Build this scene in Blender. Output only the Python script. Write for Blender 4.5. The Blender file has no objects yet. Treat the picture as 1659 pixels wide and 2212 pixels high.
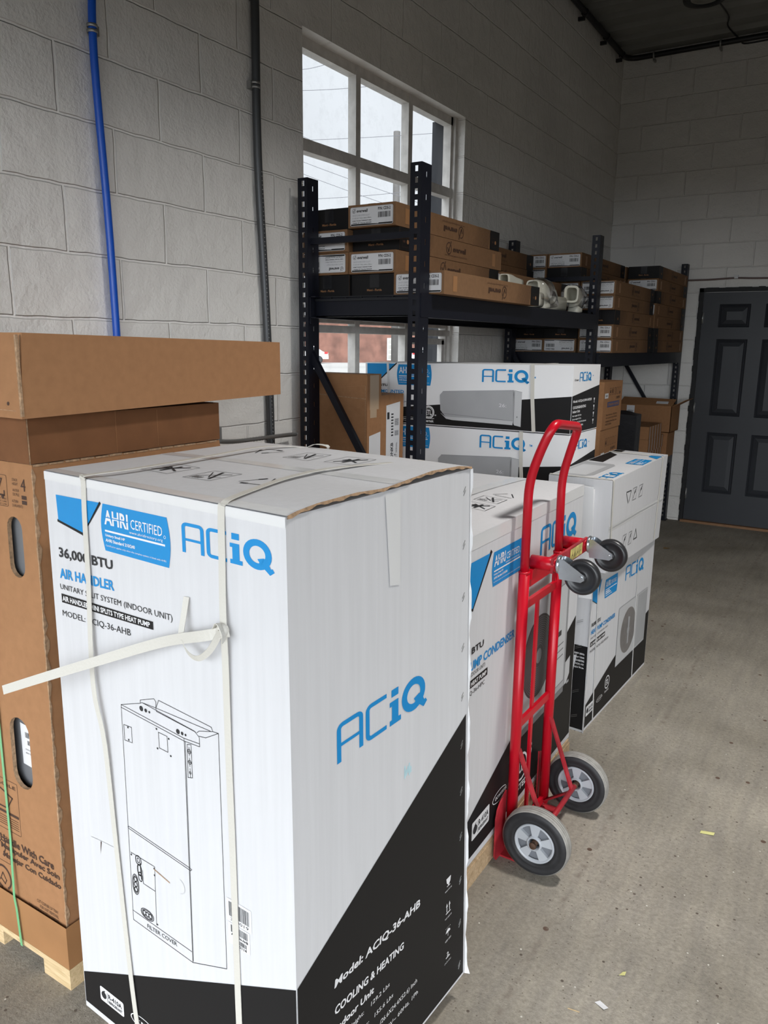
import bpy, bmesh, math, random
from mathutils import Vector, Matrix
random.seed(7)
C = bpy.context.scene.collection
SC = bpy.context.scene
PI = math.pi

# ------------------------------------------------------------------ camera
cam_d = bpy.data.cameras.new('camera'); cam = bpy.data.objects.new('camera', cam_d); C.objects.link(cam)
FPX, YAW, PIT, ROL = 1670.73, -0.557, 0.214, 0.0119
cam_d.sensor_fit = 'HORIZONTAL'; cam_d.sensor_width = 36.0; cam_d.lens = FPX / 1659 * 36.0
cam_d.clip_start = 0.02; cam_d.clip_end = 400
Fv = Vector((math.sin(YAW) * math.cos(PIT), math.cos(YAW) * math.cos(PIT), -math.sin(PIT)))
R0 = Vector((math.cos(YAW), -math.sin(YAW), 0)); U0 = R0.cross(Fv)
Rv = R0 * math.cos(ROL) + U0 * math.sin(ROL); Uv = -R0 * math.sin(ROL) + U0 * math.cos(ROL)
M = Matrix((Rv, Uv, -Fv)).transposed().to_4x4(); M.translation = Vector((2.2065, 0, 1.5751))
cam.matrix_world = M
SC.camera = cam

# ------------------------------------------------------------------ view, world, light
SC.view_settings.view_transform = 'Standard'; SC.view_settings.look = 'None'
SC.view_settings.gamma = 1; SC.view_settings.use_curve_mapping = False
SC.view_settings.exposure = 0.0
SC.cycles.use_denoising = True
SC.cycles.max_bounces = 7; SC.cycles.diffuse_bounces = 5; SC.cycles.glossy_bounces = 3
SC.cycles.transmission_bounces = 4; SC.cycles.transparent_max_bounces = 6
SC.cycles.caustics_reflective = False; SC.cycles.caustics_refractive = False
SC.cycles.sample_clamp_indirect = 6

W = bpy.data.worlds.new('overcast_sky'); SC.world = W; W.use_nodes = True
nt = W.node_tree; nt.nodes.clear()
def N(t, ty, **kw):
    n = t.nodes.new(ty)
    for k, v in kw.items():
        if k.startswith('i_'): n.inputs[k[2:].replace('_', ' ')].default_value = v
        else: setattr(n, k, v)
    return n
out = N(nt, 'ShaderNodeOutputWorld'); bg = N(nt, 'ShaderNodeBackground'); tc = N(nt, 'ShaderNodeTexCoord')
dot = N(nt, 'ShaderNodeVectorMath', operation='DOT_PRODUCT'); dot.inputs[1].default_value = Vector((0.5, -0.75, 0.4)).normalized()
nt.links.new(tc.outputs['Generated'], dot.inputs[0])
mx = N(nt, 'ShaderNodeMath', operation='MAXIMUM'); mx.inputs[1].default_value = 0
nt.links.new(dot.outputs['Value'], mx.inputs[0])
pw = N(nt, 'ShaderNodeMath', operation='POWER'); pw.inputs[1].default_value = 2.0
nt.links.new(mx.outputs[0], pw.inputs[0])
LOBE = 8.0; SKY = 1.08
ml = N(nt, 'ShaderNodeMath', operation='MULTIPLY_ADD'); ml.inputs[1].default_value = LOBE; ml.inputs[2].default_value = SKY
nt.links.new(pw.outputs[0], ml.inputs[0])
nz = N(nt, 'ShaderNodeTexNoise', i_Scale=2.5, i_Detail=4.0, i_Roughness=0.5)
nt.links.new(tc.outputs['Generated'], nz.inputs['Vector'])
rmp = N(nt, 'ShaderNodeMapRange'); rmp.inputs['From Min'].default_value = 0.35; rmp.inputs['From Max'].default_value = 0.65
rmp.inputs['To Min'].default_value = 0.86; rmp.inputs['To Max'].default_value = 1.05
nt.links.new(nz.outputs[0], rmp.inputs['Value'])
m2 = N(nt, 'ShaderNodeMath', operation='MULTIPLY'); nt.links.new(ml.outputs[0], m2.inputs[0]); nt.links.new(rmp.outputs[0], m2.inputs[1])
bg.inputs['Color'].default_value = (0.90, 0.95, 1.0, 1)
nt.links.new(m2.outputs[0], bg.inputs['Strength']); nt.links.new(bg.outputs[0], out.inputs[0])
W.cycles.sampling_method = 'MANUAL'; W.cycles.sample_map_resolution = 512

def portal(name, loc, rot, sx, sy):
    d = bpy.data.lights.new(name, 'AREA'); d.shape = 'RECTANGLE'; d.size = sx; d.size_y = sy
    d.cycles.is_portal = True
    o = bpy.data.objects.new(name, d); o.location = loc; o.rotation_euler = rot; C.objects.link(o)
DX0, DX1, DZ1, NY = 0.05, 5.4, 2.6, -1.5 # the open roller door behind the camera
portal('door_portal', ((DX0 + DX1) / 2, NY - 0.02, DZ1 / 2), (PI / 2, 0, 0), DX1 - DX0, DZ1)
RY0, RY1, RZ1 = -1.0, 0.5, 2.4 # added unseen opening in the right-hand wall, lets in side light
portal('added_opening_portal', (6.02, (RY0 + RY1) / 2, RZ1 / 2), (0, PI / 2, 0), RZ1, RY1 - RY0)
portal('window_portal', (-0.21, 3.62, 2.0), (0, -PI / 2, 0), 1.8, 1.5)

# added fill lamp out of view, brightens carton tops and floor
ld = bpy.data.lights.new('added_fill_light', 'AREA'); ld.shape = 'DISK'; ld.size = 0.34; ld.energy = 60; ld.color = (1.0, 0.97, 0.93); ld.spread = math.radians(125)
FILL_XY = (2.6, 2.6); lo_ = bpy.data.objects.new('added_fill_light', ld); lo_.location = (*FILL_XY, 3.80); C.objects.link(lo_)

# ------------------------------------------------------------------ materials
MATS = {}
def ramp(t, a, b, p0=0.0, p1=1.0):
    r = t.nodes.new('ShaderNodeValToRGB'); r.color_ramp.elements[0].position = p0; r.color_ramp.elements[1].position = p1
    r.color_ramp.elements[0].color = (*a, 1); r.color_ramp.elements[1].color = (*b, 1); return r
def mat(name, col, rough=0.6, metal=0.0, var=0.0, vscale=8.0, bump=0.0, bscale=60.0, spec=0.4, stretch=None, coat=0.0):
    m = bpy.data.materials.new(name); m.use_nodes = True; t = m.node_tree
    b = t.nodes['Principled BSDF']; b.inputs['Roughness'].default_value = rough; b.inputs['Metallic'].default_value = metal
    b.inputs['Specular IOR Level'].default_value = spec; b.inputs['Coat Weight'].default_value = coat
    b.inputs['Base Color'].default_value = (*col, 1)
    if var or bump:
        tcn = t.nodes.new('ShaderNodeTexCoord'); mp = t.nodes.new('ShaderNodeMapping')
        if stretch: mp.inputs['Scale'].default_value = stretch
        t.links.new(tcn.outputs['Object'], mp.inputs['Vector'])
    if var:
        n = t.nodes.new('ShaderNodeTexNoise'); n.inputs['Scale'].default_value = vscale; n.inputs['Detail'].default_value = 5
        r = ramp(t, [max(0, c * (1 - var)) for c in col], [min(1, c * (1 + var)) for c in col], 0.3, 0.7)
        t.links.new(mp.outputs[0], n.inputs['Vector']); t.links.new(n.outputs[0], r.inputs[0]); t.links.new(r.outputs[0], b.inputs['Base Color'])
    if bump:
        n = t.nodes.new('ShaderNodeTexNoise'); n.inputs['Scale'].default_value = bscale; n.inputs['Detail'].default_value = 4
        bp = t.nodes.new('ShaderNodeBump'); bp.inputs['Strength'].default_value = 1.0; bp.inputs['Distance'].default_value = bump
        t.links.new(mp.outputs[0], n.inputs['Vector']); t.links.new(n.outputs[0], bp.inputs['Height']); t.links.new(bp.outputs[0], b.inputs['Normal'])
    MATS[name] = m; return m

def block_mat(name, axis, col, z0=1.6425, u0=1.4356):
    """painted concrete block: running bond of 406 x 203 mm blocks with pitted thick paint"""
    m = bpy.data.materials.new(name); m.use_nodes = True; t = m.node_tree; b = t.nodes['Principled BSDF']
    b.inputs['Roughness'].default_value = 0.5; b.inputs['Specular IOR Level'].default_value = 0.35
    g = t.nodes.new('ShaderNodeNewGeometry'); sp = t.nodes.new('ShaderNodeSeparateXYZ'); t.links.new(g.outputs['Position'], sp.inputs[0])
    cb = t.nodes.new('ShaderNodeCombineXYZ')
    ax = t.nodes.new('ShaderNodeMath'); ax.operation = 'ADD'; ax.inputs[1].default_value = -u0 - 0.2032 + 0.4064 * 40
    az = t.nodes.new('ShaderNodeMath'); az.operation = 'ADD'; az.inputs[1].default_value = -z0 + 0.2032 * 20
    t.links.new(sp.outputs[axis], ax.inputs[0]); t.links.new(sp.outputs[2], az.inputs[0])
    # wobble joints a little
    wn = t.nodes.new('ShaderNodeTexNoise'); wn.inputs['Scale'].default_value = 9; t.links.new(g.outputs['Position'], wn.inputs['Vector'])
    w2 = t.nodes.new('ShaderNodeMath'); w2.operation = 'MULTIPLY_ADD'; w2.inputs[1].default_value = 0.012; w2.inputs[2].default_value = -0.006
    t.links.new(wn.outputs[0], w2.inputs[0])
    wz = t.nodes.new('ShaderNodeMath'); wz.operation = 'ADD'; t.links.new(az.outputs[0], wz.inputs[0]); t.links.new(w2.outputs[0], wz.inputs[1])
    wx = t.nodes.new('ShaderNodeMath'); wx.operation = 'ADD'; t.links.new(ax.outputs[0], wx.inputs[0]); t.links.new(w2.outputs[0], wx.inputs[1])
    t.links.new(wx.outputs[0], cb.inputs[0]); t.links.new(wz.outputs[0], cb.inputs[1])
    br = t.nodes.new('ShaderNodeTexBrick'); br.offset = 0.5; br.offset_frequency = 2
    br.inputs['Scale'].default_value = 1; br.inputs['Brick Width'].default_value = 0.4064; br.inputs['Row Height'].default_value = 0.2032
    br.inputs['Mortar Size'].default_value = 0.006; br.inputs['Mortar Smooth'].default_value = 0.6
    t.links.new(cb.outputs[0], br.inputs['Vector'])
    n1 = t.nodes.new('ShaderNodeTexNoise'); n1.inputs['Scale'].default_value = 95; n1.inputs['Detail'].default_value = 3
    n2 = t.nodes.new('ShaderNodeTexNoise'); n2.inputs['Scale'].default_value = 14; n2.inputs['Detail'].default_value = 5
    n3 = t.nodes.new('ShaderNodeTexNoise'); n3.inputs['Scale'].default_value = 1.3; n3.inputs['Detail'].default_value = 3
    for n in (n1, n2, n3): t.links.new(g.outputs['Position'], n.inputs['Vector'])
    def mad(src, a, c=None):
        q = t.nodes.new('ShaderNodeMath'); q.operation = 'MULTIPLY_ADD'; q.inputs[1].default_value = a
        t.links.new(src, q.inputs[0])
        if c is None: q.inputs[2].default_value = 0
        else: t.links.new(c, q.inputs[2])
        return q.outputs[0]
    h = mad(n1.outputs[0], 0.0030); h = mad(n2.outputs[0], 0.013, h); h = mad(br.outputs['Fac'], -0.009, h)
    bp = t.nodes.new('ShaderNodeBump'); bp.inputs['Distance'].default_value = 1.0; bp.inputs['Strength'].default_value = 0.85
    t.links.new(h, bp.inputs['Height']); t.links.new(bp.outputs[0], b.inputs['Normal'])
    r = ramp(t, [c * 0.93 for c in col], [c * 1.05 for c in col], 0.35, 0.65); t.links.new(n3.outputs[0], r.inputs[0])
    mxx = t.nodes.new('ShaderNodeMixRGB'); mxx.inputs[2].default_value = (*[min(1, c * 1.10) for c in col], 1)
    t.links.new(br.outputs['Fac'], mxx.inputs[0]); t.links.new(r.outputs[0], mxx.inputs[1]); t.links.new(mxx.outputs[0], b.inputs['Base Color'])
    return m

def floor_mat():
    m = bpy.data.materials.new('worn_concrete'); m.use_nodes = True; t = m.node_tree; b = t.nodes['Principled BSDF']
    b.inputs['Roughness'].default_value = 0.72; b.inputs['Specular IOR Level'].default_value = 0.3
    g = t.nodes.new('ShaderNodeNewGeometry')
    def noise(s, d=5, rgh=0.6, stretch=None):
        n = t.nodes.new('ShaderNodeTexNoise'); n.inputs['Scale'].default_value = s; n.inputs['Detail'].default_value = d; n.inputs['Roughness'].default_value = rgh
        if stretch:
            mp = t.nodes.new('ShaderNodeMapping'); mp.inputs['Scale'].default_value = stretch; t.links.new(g.outputs['Position'], mp.inputs[0]); t.links.new(mp.outputs[0], n.inputs['Vector'])
        else: t.links.new(g.outputs['Position'], n.inputs['Vector'])
        return n.outputs[0]
    r1 = ramp(t, (0.235, 0.212, 0.172), (0.37, 0.338, 0.283), 0.32, 0.68); t.links.new(noise(2.0, 7, 0.55), r1.inputs[0])
    r2 = ramp(t, (0.76, 0.76, 0.76), (1.14, 1.14, 1.14), 0.36, 0.64); t.links.new(noise(75, 6, 0.8), r2.inputs[0])
    r3 = ramp(t, (0.86, 0.86, 0.88), (1.08, 1.07, 1.05), 0.3, 0.7); t.links.new(noise(5, 4, 0.6, (6, 0.7, 1)), r3.inputs[0])
    def mul(a, c):
        q = t.nodes.new('ShaderNodeMixRGB'); q.blend_type = 'MULTIPLY'; q.inputs[0].default_value = 1; t.links.new(a, q.inputs[1]); t.links.new(c, q.inputs[2]); return q.outputs[0]
    c = mul(mul(r1.outputs[0], r2.outputs[0]), r3.outputs[0])
    # pale worn band along the room, a long scratch, pale and dark specks
    sp = t.nodes.new('ShaderNodeSeparateXYZ'); t.links.new(g.outputs['Position'], sp.inputs[0])
    def specks(scale, rad, colr, c, dens):
        v = t.nodes.new('ShaderNodeTexVoronoi'); v.inputs['Scale'].default_value = scale; t.links.new(g.outputs['Position'], v.inputs['Vector'])
        lt = t.nodes.new('ShaderNodeMath'); lt.operation = 'LESS_THAN'; lt.inputs[1].default_value = rad; t.links.new(v.outputs['Distance'], lt.inputs[0])
        s2 = t.nodes.new('ShaderNodeSeparateColor'); t.links.new(v.outputs['Color'], s2.inputs[0])
        g2 = t.nodes.new('ShaderNodeMath'); g2.operation = 'GREATER_THAN'; g2.inputs[1].default_value = dens; t.links.new(s2.outputs[0], g2.inputs[0])
        mm = t.nodes.new('ShaderNodeMath'); mm.operation = 'MULTIPLY'; t.links.new(lt.outputs[0], mm.inputs[0]); t.links.new(g2.outputs[0], mm.inputs[1])
        q = t.nodes.new('ShaderNodeMixRGB'); t.links.new(mm.outputs[0], q.inputs[0]); t.links.new(c, q.inputs[1]); q.inputs[2].default_value = (*colr, 1); return q.outputs[0]
    c = specks(30, 0.12, (0.11, 0.088, 0.07), c, 0.62)
    c = specks(37, 0.10, (0.62, 0.60, 0.54), c, 0.88)
    c = specks(11, 0.09, (0.11, 0.07, 0.05), c, 0.74)
    c = specks(75, 0.16, (0.15, 0.125, 0.10), c, 0.70)
    wn = noise(1.6, 3); ad = t.nodes.new('ShaderNodeMath'); ad.operation = 'MULTIPLY_ADD'; ad.inputs[1].default_value = 0.05; t.links.new(wn, ad.inputs[0]); t.links.new(sp.outputs[0], ad.inputs[2])
    sb = t.nodes.new('ShaderNodeMath'); sb.operation = 'SUBTRACT'; sb.inputs[1].default_value = 1.645; t.links.new(ad.outputs[0], sb.inputs[0])
    ab = t.nodes.new('ShaderNodeMath'); ab.operation = 'ABSOLUTE'; t.links.new(sb.outputs[0], ab.inputs[0])
    rr = ramp(t, (1, 1, 1), (0, 0, 0), 0.0, 0.016); t.links.new(ab.outputs[0], rr.inputs[0])
    nn = ramp(t, (0, 0, 0), (1, 1, 1), 0.45, 0.62); t.links.new(noise(22, 4), nn.inputs[0])
    f = mul(rr.outputs[0], nn.outputs[0])
    q = t.nodes.new('ShaderNodeMixRGB'); t.links.new(f, q.inputs[0]); t.links.new(c, q.inputs[1]); q.inputs[2].default_value = (0.20, 0.17, 0.14, 1)
    t.links.new(q.outputs[0], b.inputs['Base Color'])
    bp = t.nodes.new('ShaderNodeBump'); bp.inputs['Distance'].default_value = 0.005; bp.inputs['Strength'].default_value = 0.9
    t.links.new(noise(70, 6, 0.75), bp.inputs['Height']); t.links.new(bp.outputs[0], b.inputs['Normal'])
    return m

def wood_mat(name, a, b_, axis_stretch):
    m = bpy.data.materials.new(name); m.use_nodes = True; t = m.node_tree; b = t.nodes['Principled BSDF']; b.inputs['Roughness'].default_value = 0.65
    tcn = t.nodes.new('ShaderNodeTexCoord'); mp = t.nodes.new('ShaderNodeMapping'); mp.inputs['Scale'].default_value = axis_stretch
    n = t.nodes.new('ShaderNodeTexNoise'); n.inputs['Scale'].default_value = 9; n.inputs['Detail'].default_value = 5; n.inputs['Distortion'].default_value = 1.5
    t.links.new(tcn.outputs['Object'], mp.inputs[0]); t.links.new(mp.outputs[0], n.inputs['Vector'])
    r = ramp(t, a, b_, 0.35, 0.65); t.links.new(n.outputs[0], r.inputs[0]); t.links.new(r.outputs[0], b.inputs['Base Color']); return m

def glass_mat():
    m = bpy.data.materials.new('dusty_glass'); m.use_nodes = True; t = m.node_tree; t.nodes.clear()
    o = t.nodes.new('ShaderNodeOutputMaterial'); tr = t.nodes.new('ShaderNodeBsdfTransparent'); gl = t.nodes.new('ShaderNodeBsdfGlossy'); df = t.nodes.new('ShaderNodeBsdfDiffuse')
    gl.inputs['Roughness'].default_value = 0.05; tr.inputs[0].default_value = (0.97, 0.98, 0.99, 1); df.inputs[0].default_value = (0.5, 0.5, 0.52, 1)
    g = t.nodes.new('ShaderNodeNewGeometry'); n = t.nodes.new('ShaderNodeTexNoise'); n.inputs['Scale'].default_value = 14; n.inputs['Detail'].default_value = 8; n.inputs['Roughness'].default_value = 0.7
    t.links.new(g.outputs['Position'], n.inputs['Vector'])
    r = ramp(t, (0.02, 0.02, 0.02), (0.14, 0.14, 0.14), 0.5, 0.78); t.links.new(n.outputs[0], r.inputs[0])
    m1 = t.nodes.new('ShaderNodeMixShader'); m2 = t.nodes.new('ShaderNodeMixShader')
    t.links.new(r.outputs[0], m1.inputs[0]); t.links.new(tr.outputs[0], m1.inputs[1]); t.links.new(df.outputs[0], m1.inputs[2])
    m2.inputs[0].default_value = 0.05; t.links.new(m1.outputs[0], m2.inputs[1]); t.links.new(gl.outputs[0], m2.inputs[2]); t.links.new(m2.outputs[0], o.inputs[0])
    return m

def film_mat():
    m = bpy.data.materials.new('clear_plastic_bag'); m.use_nodes = True; t = m.node_tree; t.nodes.clear()
    o = t.nodes.new('ShaderNodeOutputMaterial'); tr = t.nodes.new('ShaderNodeBsdfTransparent'); gl = t.nodes.new('ShaderNodeBsdfGlossy'); gl.inputs['Roughness'].default_value = 0.12
    lw = t.nodes.new('ShaderNodeLayerWeight'); lw.inputs[0].default_value = 0.45; m1 = t.nodes.new('ShaderNodeMixShader')
    t.links.new(lw.outputs['Facing'], m1.inputs[0]); t.links.new(tr.outputs[0], m1.inputs[1]); t.links.new(gl.outputs[0], m1.inputs[2]); t.links.new(m1.outputs[0], o.inputs[0]); return m

WALL = (0.80, 0.78, 0.745)
M_wallL = block_mat('painted_block_side', 1, WALL); M_wallB = block_mat('painted_block_end', 0, WALL, 1.6425, 0.2)
M_floor = floor_mat()
M_white = mat('white_cardboard', (0.585, 0.585, 0.60), 0.55, var=0.03, vscale=5, bump=0.00025, bscale=16, stretch=(14, 14, 0.6))
M_white2 = mat('lifted_white_cardboard', (0.78, 0.78, 0.79), 0.5, var=0.02, vscale=5)  # same white board, lightened to offset weak light on the wall-unit cartons
M_black = mat('black_print', (0.011, 0.0105, 0.011), 0.5, spec=0.2)
M_blue = mat('cyan_print', (0.003, 0.225, 0.54), 0.5)
M_ink = mat('dark_ink', (0.02, 0.02, 0.022), 0.6)
M_paper = mat('white_paper', (0.70, 0.70, 0.71), 0.5)
M_card = mat('brown_cardboard', (0.325, 0.165, 0.078), 0.8, var=0.06, vscale=45, bump=0.0003, bscale=60, spec=0.2)
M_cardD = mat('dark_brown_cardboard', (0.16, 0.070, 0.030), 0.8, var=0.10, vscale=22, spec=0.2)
M_card3 = mat('darker_carton_board', (0.215, 0.118, 0.060), 0.8, var=0.06, vscale=45, spec=0.2)  # darker, less orange than the plain brown board
M_wallD = mat('dark_low_bounce_wall', (0.20, 0.19, 0.18), 0.8)  # for the unseen walls, kept dark to cut bounced light
M_card2 = mat('wax_brown_cardboard', (0.33, 0.165, 0.07), 0.45, var=0.08, vscale=9)
M_cut = mat('torn_corrugation', (0.34, 0.22, 0.13), 0.9, var=0.35, vscale=120)
M_cardink = mat('brown_ink', (0.055, 0.028, 0.018), 0.7)
M_tape = mat('clear_tape', (0.66, 0.66, 0.66), 0.18, spec=0.6)
M_btape = mat('brown_tape', (0.45, 0.33, 0.22), 0.3)
M_strap = mat('white_strap', (0.56, 0.54, 0.49), 0.38, bump=0.0006, bscale=150)
M_green = mat('green_strap', (0.16, 0.42, 0.20), 0.35)
M_red = mat('red_enamel', (0.50, 0.004, 0.016), 0.30, var=0.10, vscale=6, spec=0.42)
M_redw = mat('worn_red_enamel', (0.36, 0.02, 0.03), 0.45, var=0.35, vscale=18)
M_rack = mat('navy_powder_coat', (0.005, 0.006, 0.012), 0.45, spec=0.3)
M_rackd = mat('black_steel_deck', (0.008, 0.009, 0.012), 0.5)
M_rubber = mat('black_rubber', (0.022, 0.022, 0.024), 0.55, var=0.25, vscale=30, spec=0.35)
M_tread = mat('dusty_grey_tread', (0.27, 0.26, 0.24), 0.85, var=0.2, vscale=30)
M_rim = mat('grey_painted_rim', (0.42, 0.44, 0.47), 0.38, spec=0.5)
M_rimd = mat('dark_rim_recess', (0.17, 0.18, 0.20), 0.5)
M_zinc = mat('zinc_plate', (0.62, 0.66, 0.70), 0.22, metal=0.9, var=0.1, vscale=25)
M_rust = mat('rusty_bolt', (0.10, 0.055, 0.035), 0.7, metal=0.3, var=0.4, vscale=60)
M_cast = mat('black_caster_tyre', (0.02, 0.02, 0.022), 0.35, spec=0.5)
M_gold = mat('worn_yellow_sticker', (0.55, 0.47, 0.16), 0.5, var=0.5, vscale=40)
M_grey = mat('grey_picture_print', (0.36, 0.365, 0.375), 0.5, var=0.04, vscale=10)
M_grey2 = mat('pale_grey_picture_print', (0.50, 0.505, 0.515), 0.5)
M_grey3 = mat('dark_grey_picture_print', (0.17, 0.17, 0.175), 0.5)
M_fan = mat('fan_grille_print', (0.045, 0.04, 0.042), 0.5, var=0.2, vscale=20)
M_taupe = mat('taupe_fan_print', (0.20, 0.185, 0.175), 0.5, var=0.15, vscale=30)
M_bconduit = mat('blue_plastic_pipe', (0.006, 0.085, 0.50), 0.35, spec=0.5)
M_gconduit = mat('grey_conduit', (0.075, 0.078, 0.082), 0.4, metal=0.4)
M_bracket = mat('galvanised_clamp', (0.35, 0.35, 0.34), 0.4, metal=0.8)
M_blackp = mat('black_pipe', (0.010, 0.010, 0.011), 0.45)
M_winp = mat('chipped_white_paint', (0.60, 0.58, 0.55), 0.6, var=0.12, vscale=20, bump=0.002, bscale=40)
M_door = mat('slate_door_paint', (0.040, 0.043, 0.050), 0.42, var=0.05, vscale=4)
M_frame = mat('black_door_frame', (0.012, 0.012, 0.013), 0.6, var=0.3, vscale=30)
M_steel = mat('grey_steel_sheet', (0.22, 0.225, 0.235), 0.4, metal=0.3)
M_ceil = mat('corrugated_deck', (0.22, 0.22, 0.205), 0.5, metal=0.1, var=0.1, vscale=3)
M_pvc = mat('cream_pvc', (0.72, 0.70, 0.60), 0.3, spec=0.5)
M_film = film_mat(); M_glass = glass_mat()
M_wood = wood_mat('pale_pine', (0.50, 0.36, 0.19), (0.68, 0.52, 0.31), (1, 8, 8))
M_wood2 = wood_mat('raw_pallet_wood', (0.36, 0.25, 0.14), (0.52, 0.38, 0.24), (1, 6, 8))
M_thr = wood_mat('brown_threshold_wood', (0.20, 0.10, 0.045), (0.28, 0.15, 0.07), (1, 8, 8))
M_asph = mat('low_bounce_asphalt', (0.07, 0.07, 0.068), 0.9, var=0.15, vscale=1.5)
M_brick = mat('red_brick', (0.15, 0.072, 0.052), 0.85, var=0.35, vscale=1.2)
M_road = mat('pale_asphalt', (0.36, 0.35, 0.33), 0.85, var=0.12, vscale=0.12)
M_carw = mat('white_car_paint', (0.75, 0.76, 0.78), 0.2, coat=0.5)
M_cargl = mat('car_window_glass', (0.02, 0.025, 0.03), 0.1)
M_tail = mat('red_tail_lamp', (0.45, 0.02, 0.02), 0.3)
M_pole = mat('weathered_timber_pole', (0.085, 0.08, 0.075), 0.85, var=0.15, vscale=2)
M_wire = mat('wire_insulation', (0.10, 0.10, 0.11), 0.6)
M_pier = mat('dark_exterior_render', (0.030, 0.032, 0.037), 0.8, var=0.15, vscale=5)
M_yel = mat('yellow_tape_scrap', (0.62, 0.60, 0.25), 0.6)
M_smudge = mat('pale_cyan_smudge', (0.45, 0.70, 0.76), 0.6, var=0.08, vscale=60)
M_lens = mat('lamp_lens', (0.30, 0.29, 0.26), 0.3)
M_bluecard = mat('blue_ink_panel', (0.06, 0.075, 0.17), 0.6)
M_bag = mat('black_plastic_wrap', (0.012, 0.012, 0.014), 0.35, bump=0.004, bscale=18)

# ------------------------------------------------------------------ mesh helpers
ROOTLOC = {}
def link(name, bm, mats, parent=None, smooth=False):
    me = bpy.data.meshes.new(name)
    if parent is not None:
        off = ROOTLOC.get(parent.name, Vector((0, 0, 0)))
        if off.length > 0: bmesh.ops.translate(bm, verts=bm.verts, vec=-off)
    bmesh.ops.recalc_face_normals(bm, faces=bm.faces)
    if smooth:
        for f in bm.faces: f.smooth = True
    bm.to_mesh(me); bm.free()
    if not isinstance(mats, (list, tuple)): mats = [mats]
    for m in mats: me.materials.append(m)
    o = bpy.data.objects.new(name, me); C.objects.link(o)
    if smooth == 'angle':
        pass
    if parent is not None:
        o.parent = parent; ROOTLOC[o.name] = ROOTLOC.get(parent.name, Vector((0, 0, 0)))
    return o
def thing(name, label, cat, loc=(0, 0, 0), group=None):
    o = bpy.data.objects.new(name, None); C.objects.link(o); o.location = loc; o.empty_display_size = 0.1
    o['label'] = label; o['category'] = cat
    if group: o['group'] = group
    ROOTLOC[o.name] = Vector(loc); return o
def tag(o, label, cat, group=None):
    o['label'] = label; o['category'] = cat
    if group: o['group'] = group
    return o
def struct(o): o['kind'] = 'structure'; return o
def recentre(o):
    """put a single-mesh thing's origin at the base of its mesh"""
    vs = [v.co for v in o.data.vertices]
    c = Vector(((min(v.x for v in vs) + max(v.x for v in vs)) / 2, (min(v.y for v in vs) + max(v.y for v in vs)) / 2, min(v.z for v in vs)))
    for v in o.data.vertices: v.co -= c
    o.location = c; return o

def bx(bm, x0, x1, y0, y1, z0, z1, mi=0):
    vs = [bm.verts.new(p) for p in ((x0, y0, z0), (x1, y0, z0), (x1, y1, z0), (x0, y1, z0), (x0, y0, z1), (x1, y0, z1), (x1, y1, z1), (x0, y1, z1))]
    for idx in ((0, 3, 2, 1), (4, 5, 6, 7), (0, 1, 5, 4), (1, 2, 6, 5), (2, 3, 7, 6), (3, 0, 4, 7)):
        f = bm.faces.new([vs[i] for i in idx]); f.material_index = mi
    return vs
def obox(bm, c, ax, ay, az, mi=0):
    """box from centre and three half-axis vectors"""
    c = Vector(c); ax = Vector(ax); ay = Vector(ay); az = Vector(az)
    vs = [bm.verts.new(c + sx * ax + sy * ay + sz * az) for sx, sy, sz in ((-1, -1, -1), (1, -1, -1), (1, 1, -1), (-1, 1, -1), (-1, -1, 1), (1, -1, 1), (1, 1, 1), (-1, 1, 1))]
    for idx in ((0, 3, 2, 1), (4, 5, 6, 7), (0, 1, 5, 4), (1, 2, 6, 5), (2, 3, 7, 6), (3, 0, 4, 7)):
        f = bm.faces.new([vs[i] for i in idx]); f.material_index = mi
def bar(bm, a, b, w, h, up=(0, 0, 1), mi=0):
    a = Vector(a); b = Vector(b); d = (b - a); L = d.length; d.normalize(); up = Vector(up)
    s = d.cross(up); s.normalize(); u = s.cross(d)
    obox(bm, (a + b) / 2, d * L / 2, s * w / 2, u * h / 2, mi)
def smooth_path(pts, rad=0.05, n=6):
    """round the corners of a polyline"""
    pts = [Vector(p) for p in pts]; o = [pts[0]]
    for i in range(1, len(pts) - 1):
        p = pts[i]; a = pts[i - 1] - p; b = pts[i + 1] - p
        r = min(rad, a.length * 0.49, b.length * 0.49); A = p + a.normalized() * r; B = p + b.normalized() * r
        for k in range(n + 1):
            t = k / n; o.append(A * (1 - t) ** 2 + p * 2 * t * (1 - t) + B * t * t)
    o.append(pts[-1]); return o
def catmull(pts, n=6):
    P = [Vector(p) for p in pts]; P = [P[0] * 2 - P[1]] + P + [P[-1] * 2 - P[-2]]; o = []
    for i in range(1, len(P) - 2):
        for k in range(n):
            t = k / n; a, b, c, d = P[i - 1], P[i], P[i + 1], P[i + 2]
            o.append(0.5 * ((2 * b) + (c - a) * t + (2 * a - 5 * b + 4 * c - d) * t * t + (3 * b - a - 3 * c + d) * t ** 3))
    o.append(P[-2]); return o
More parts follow.
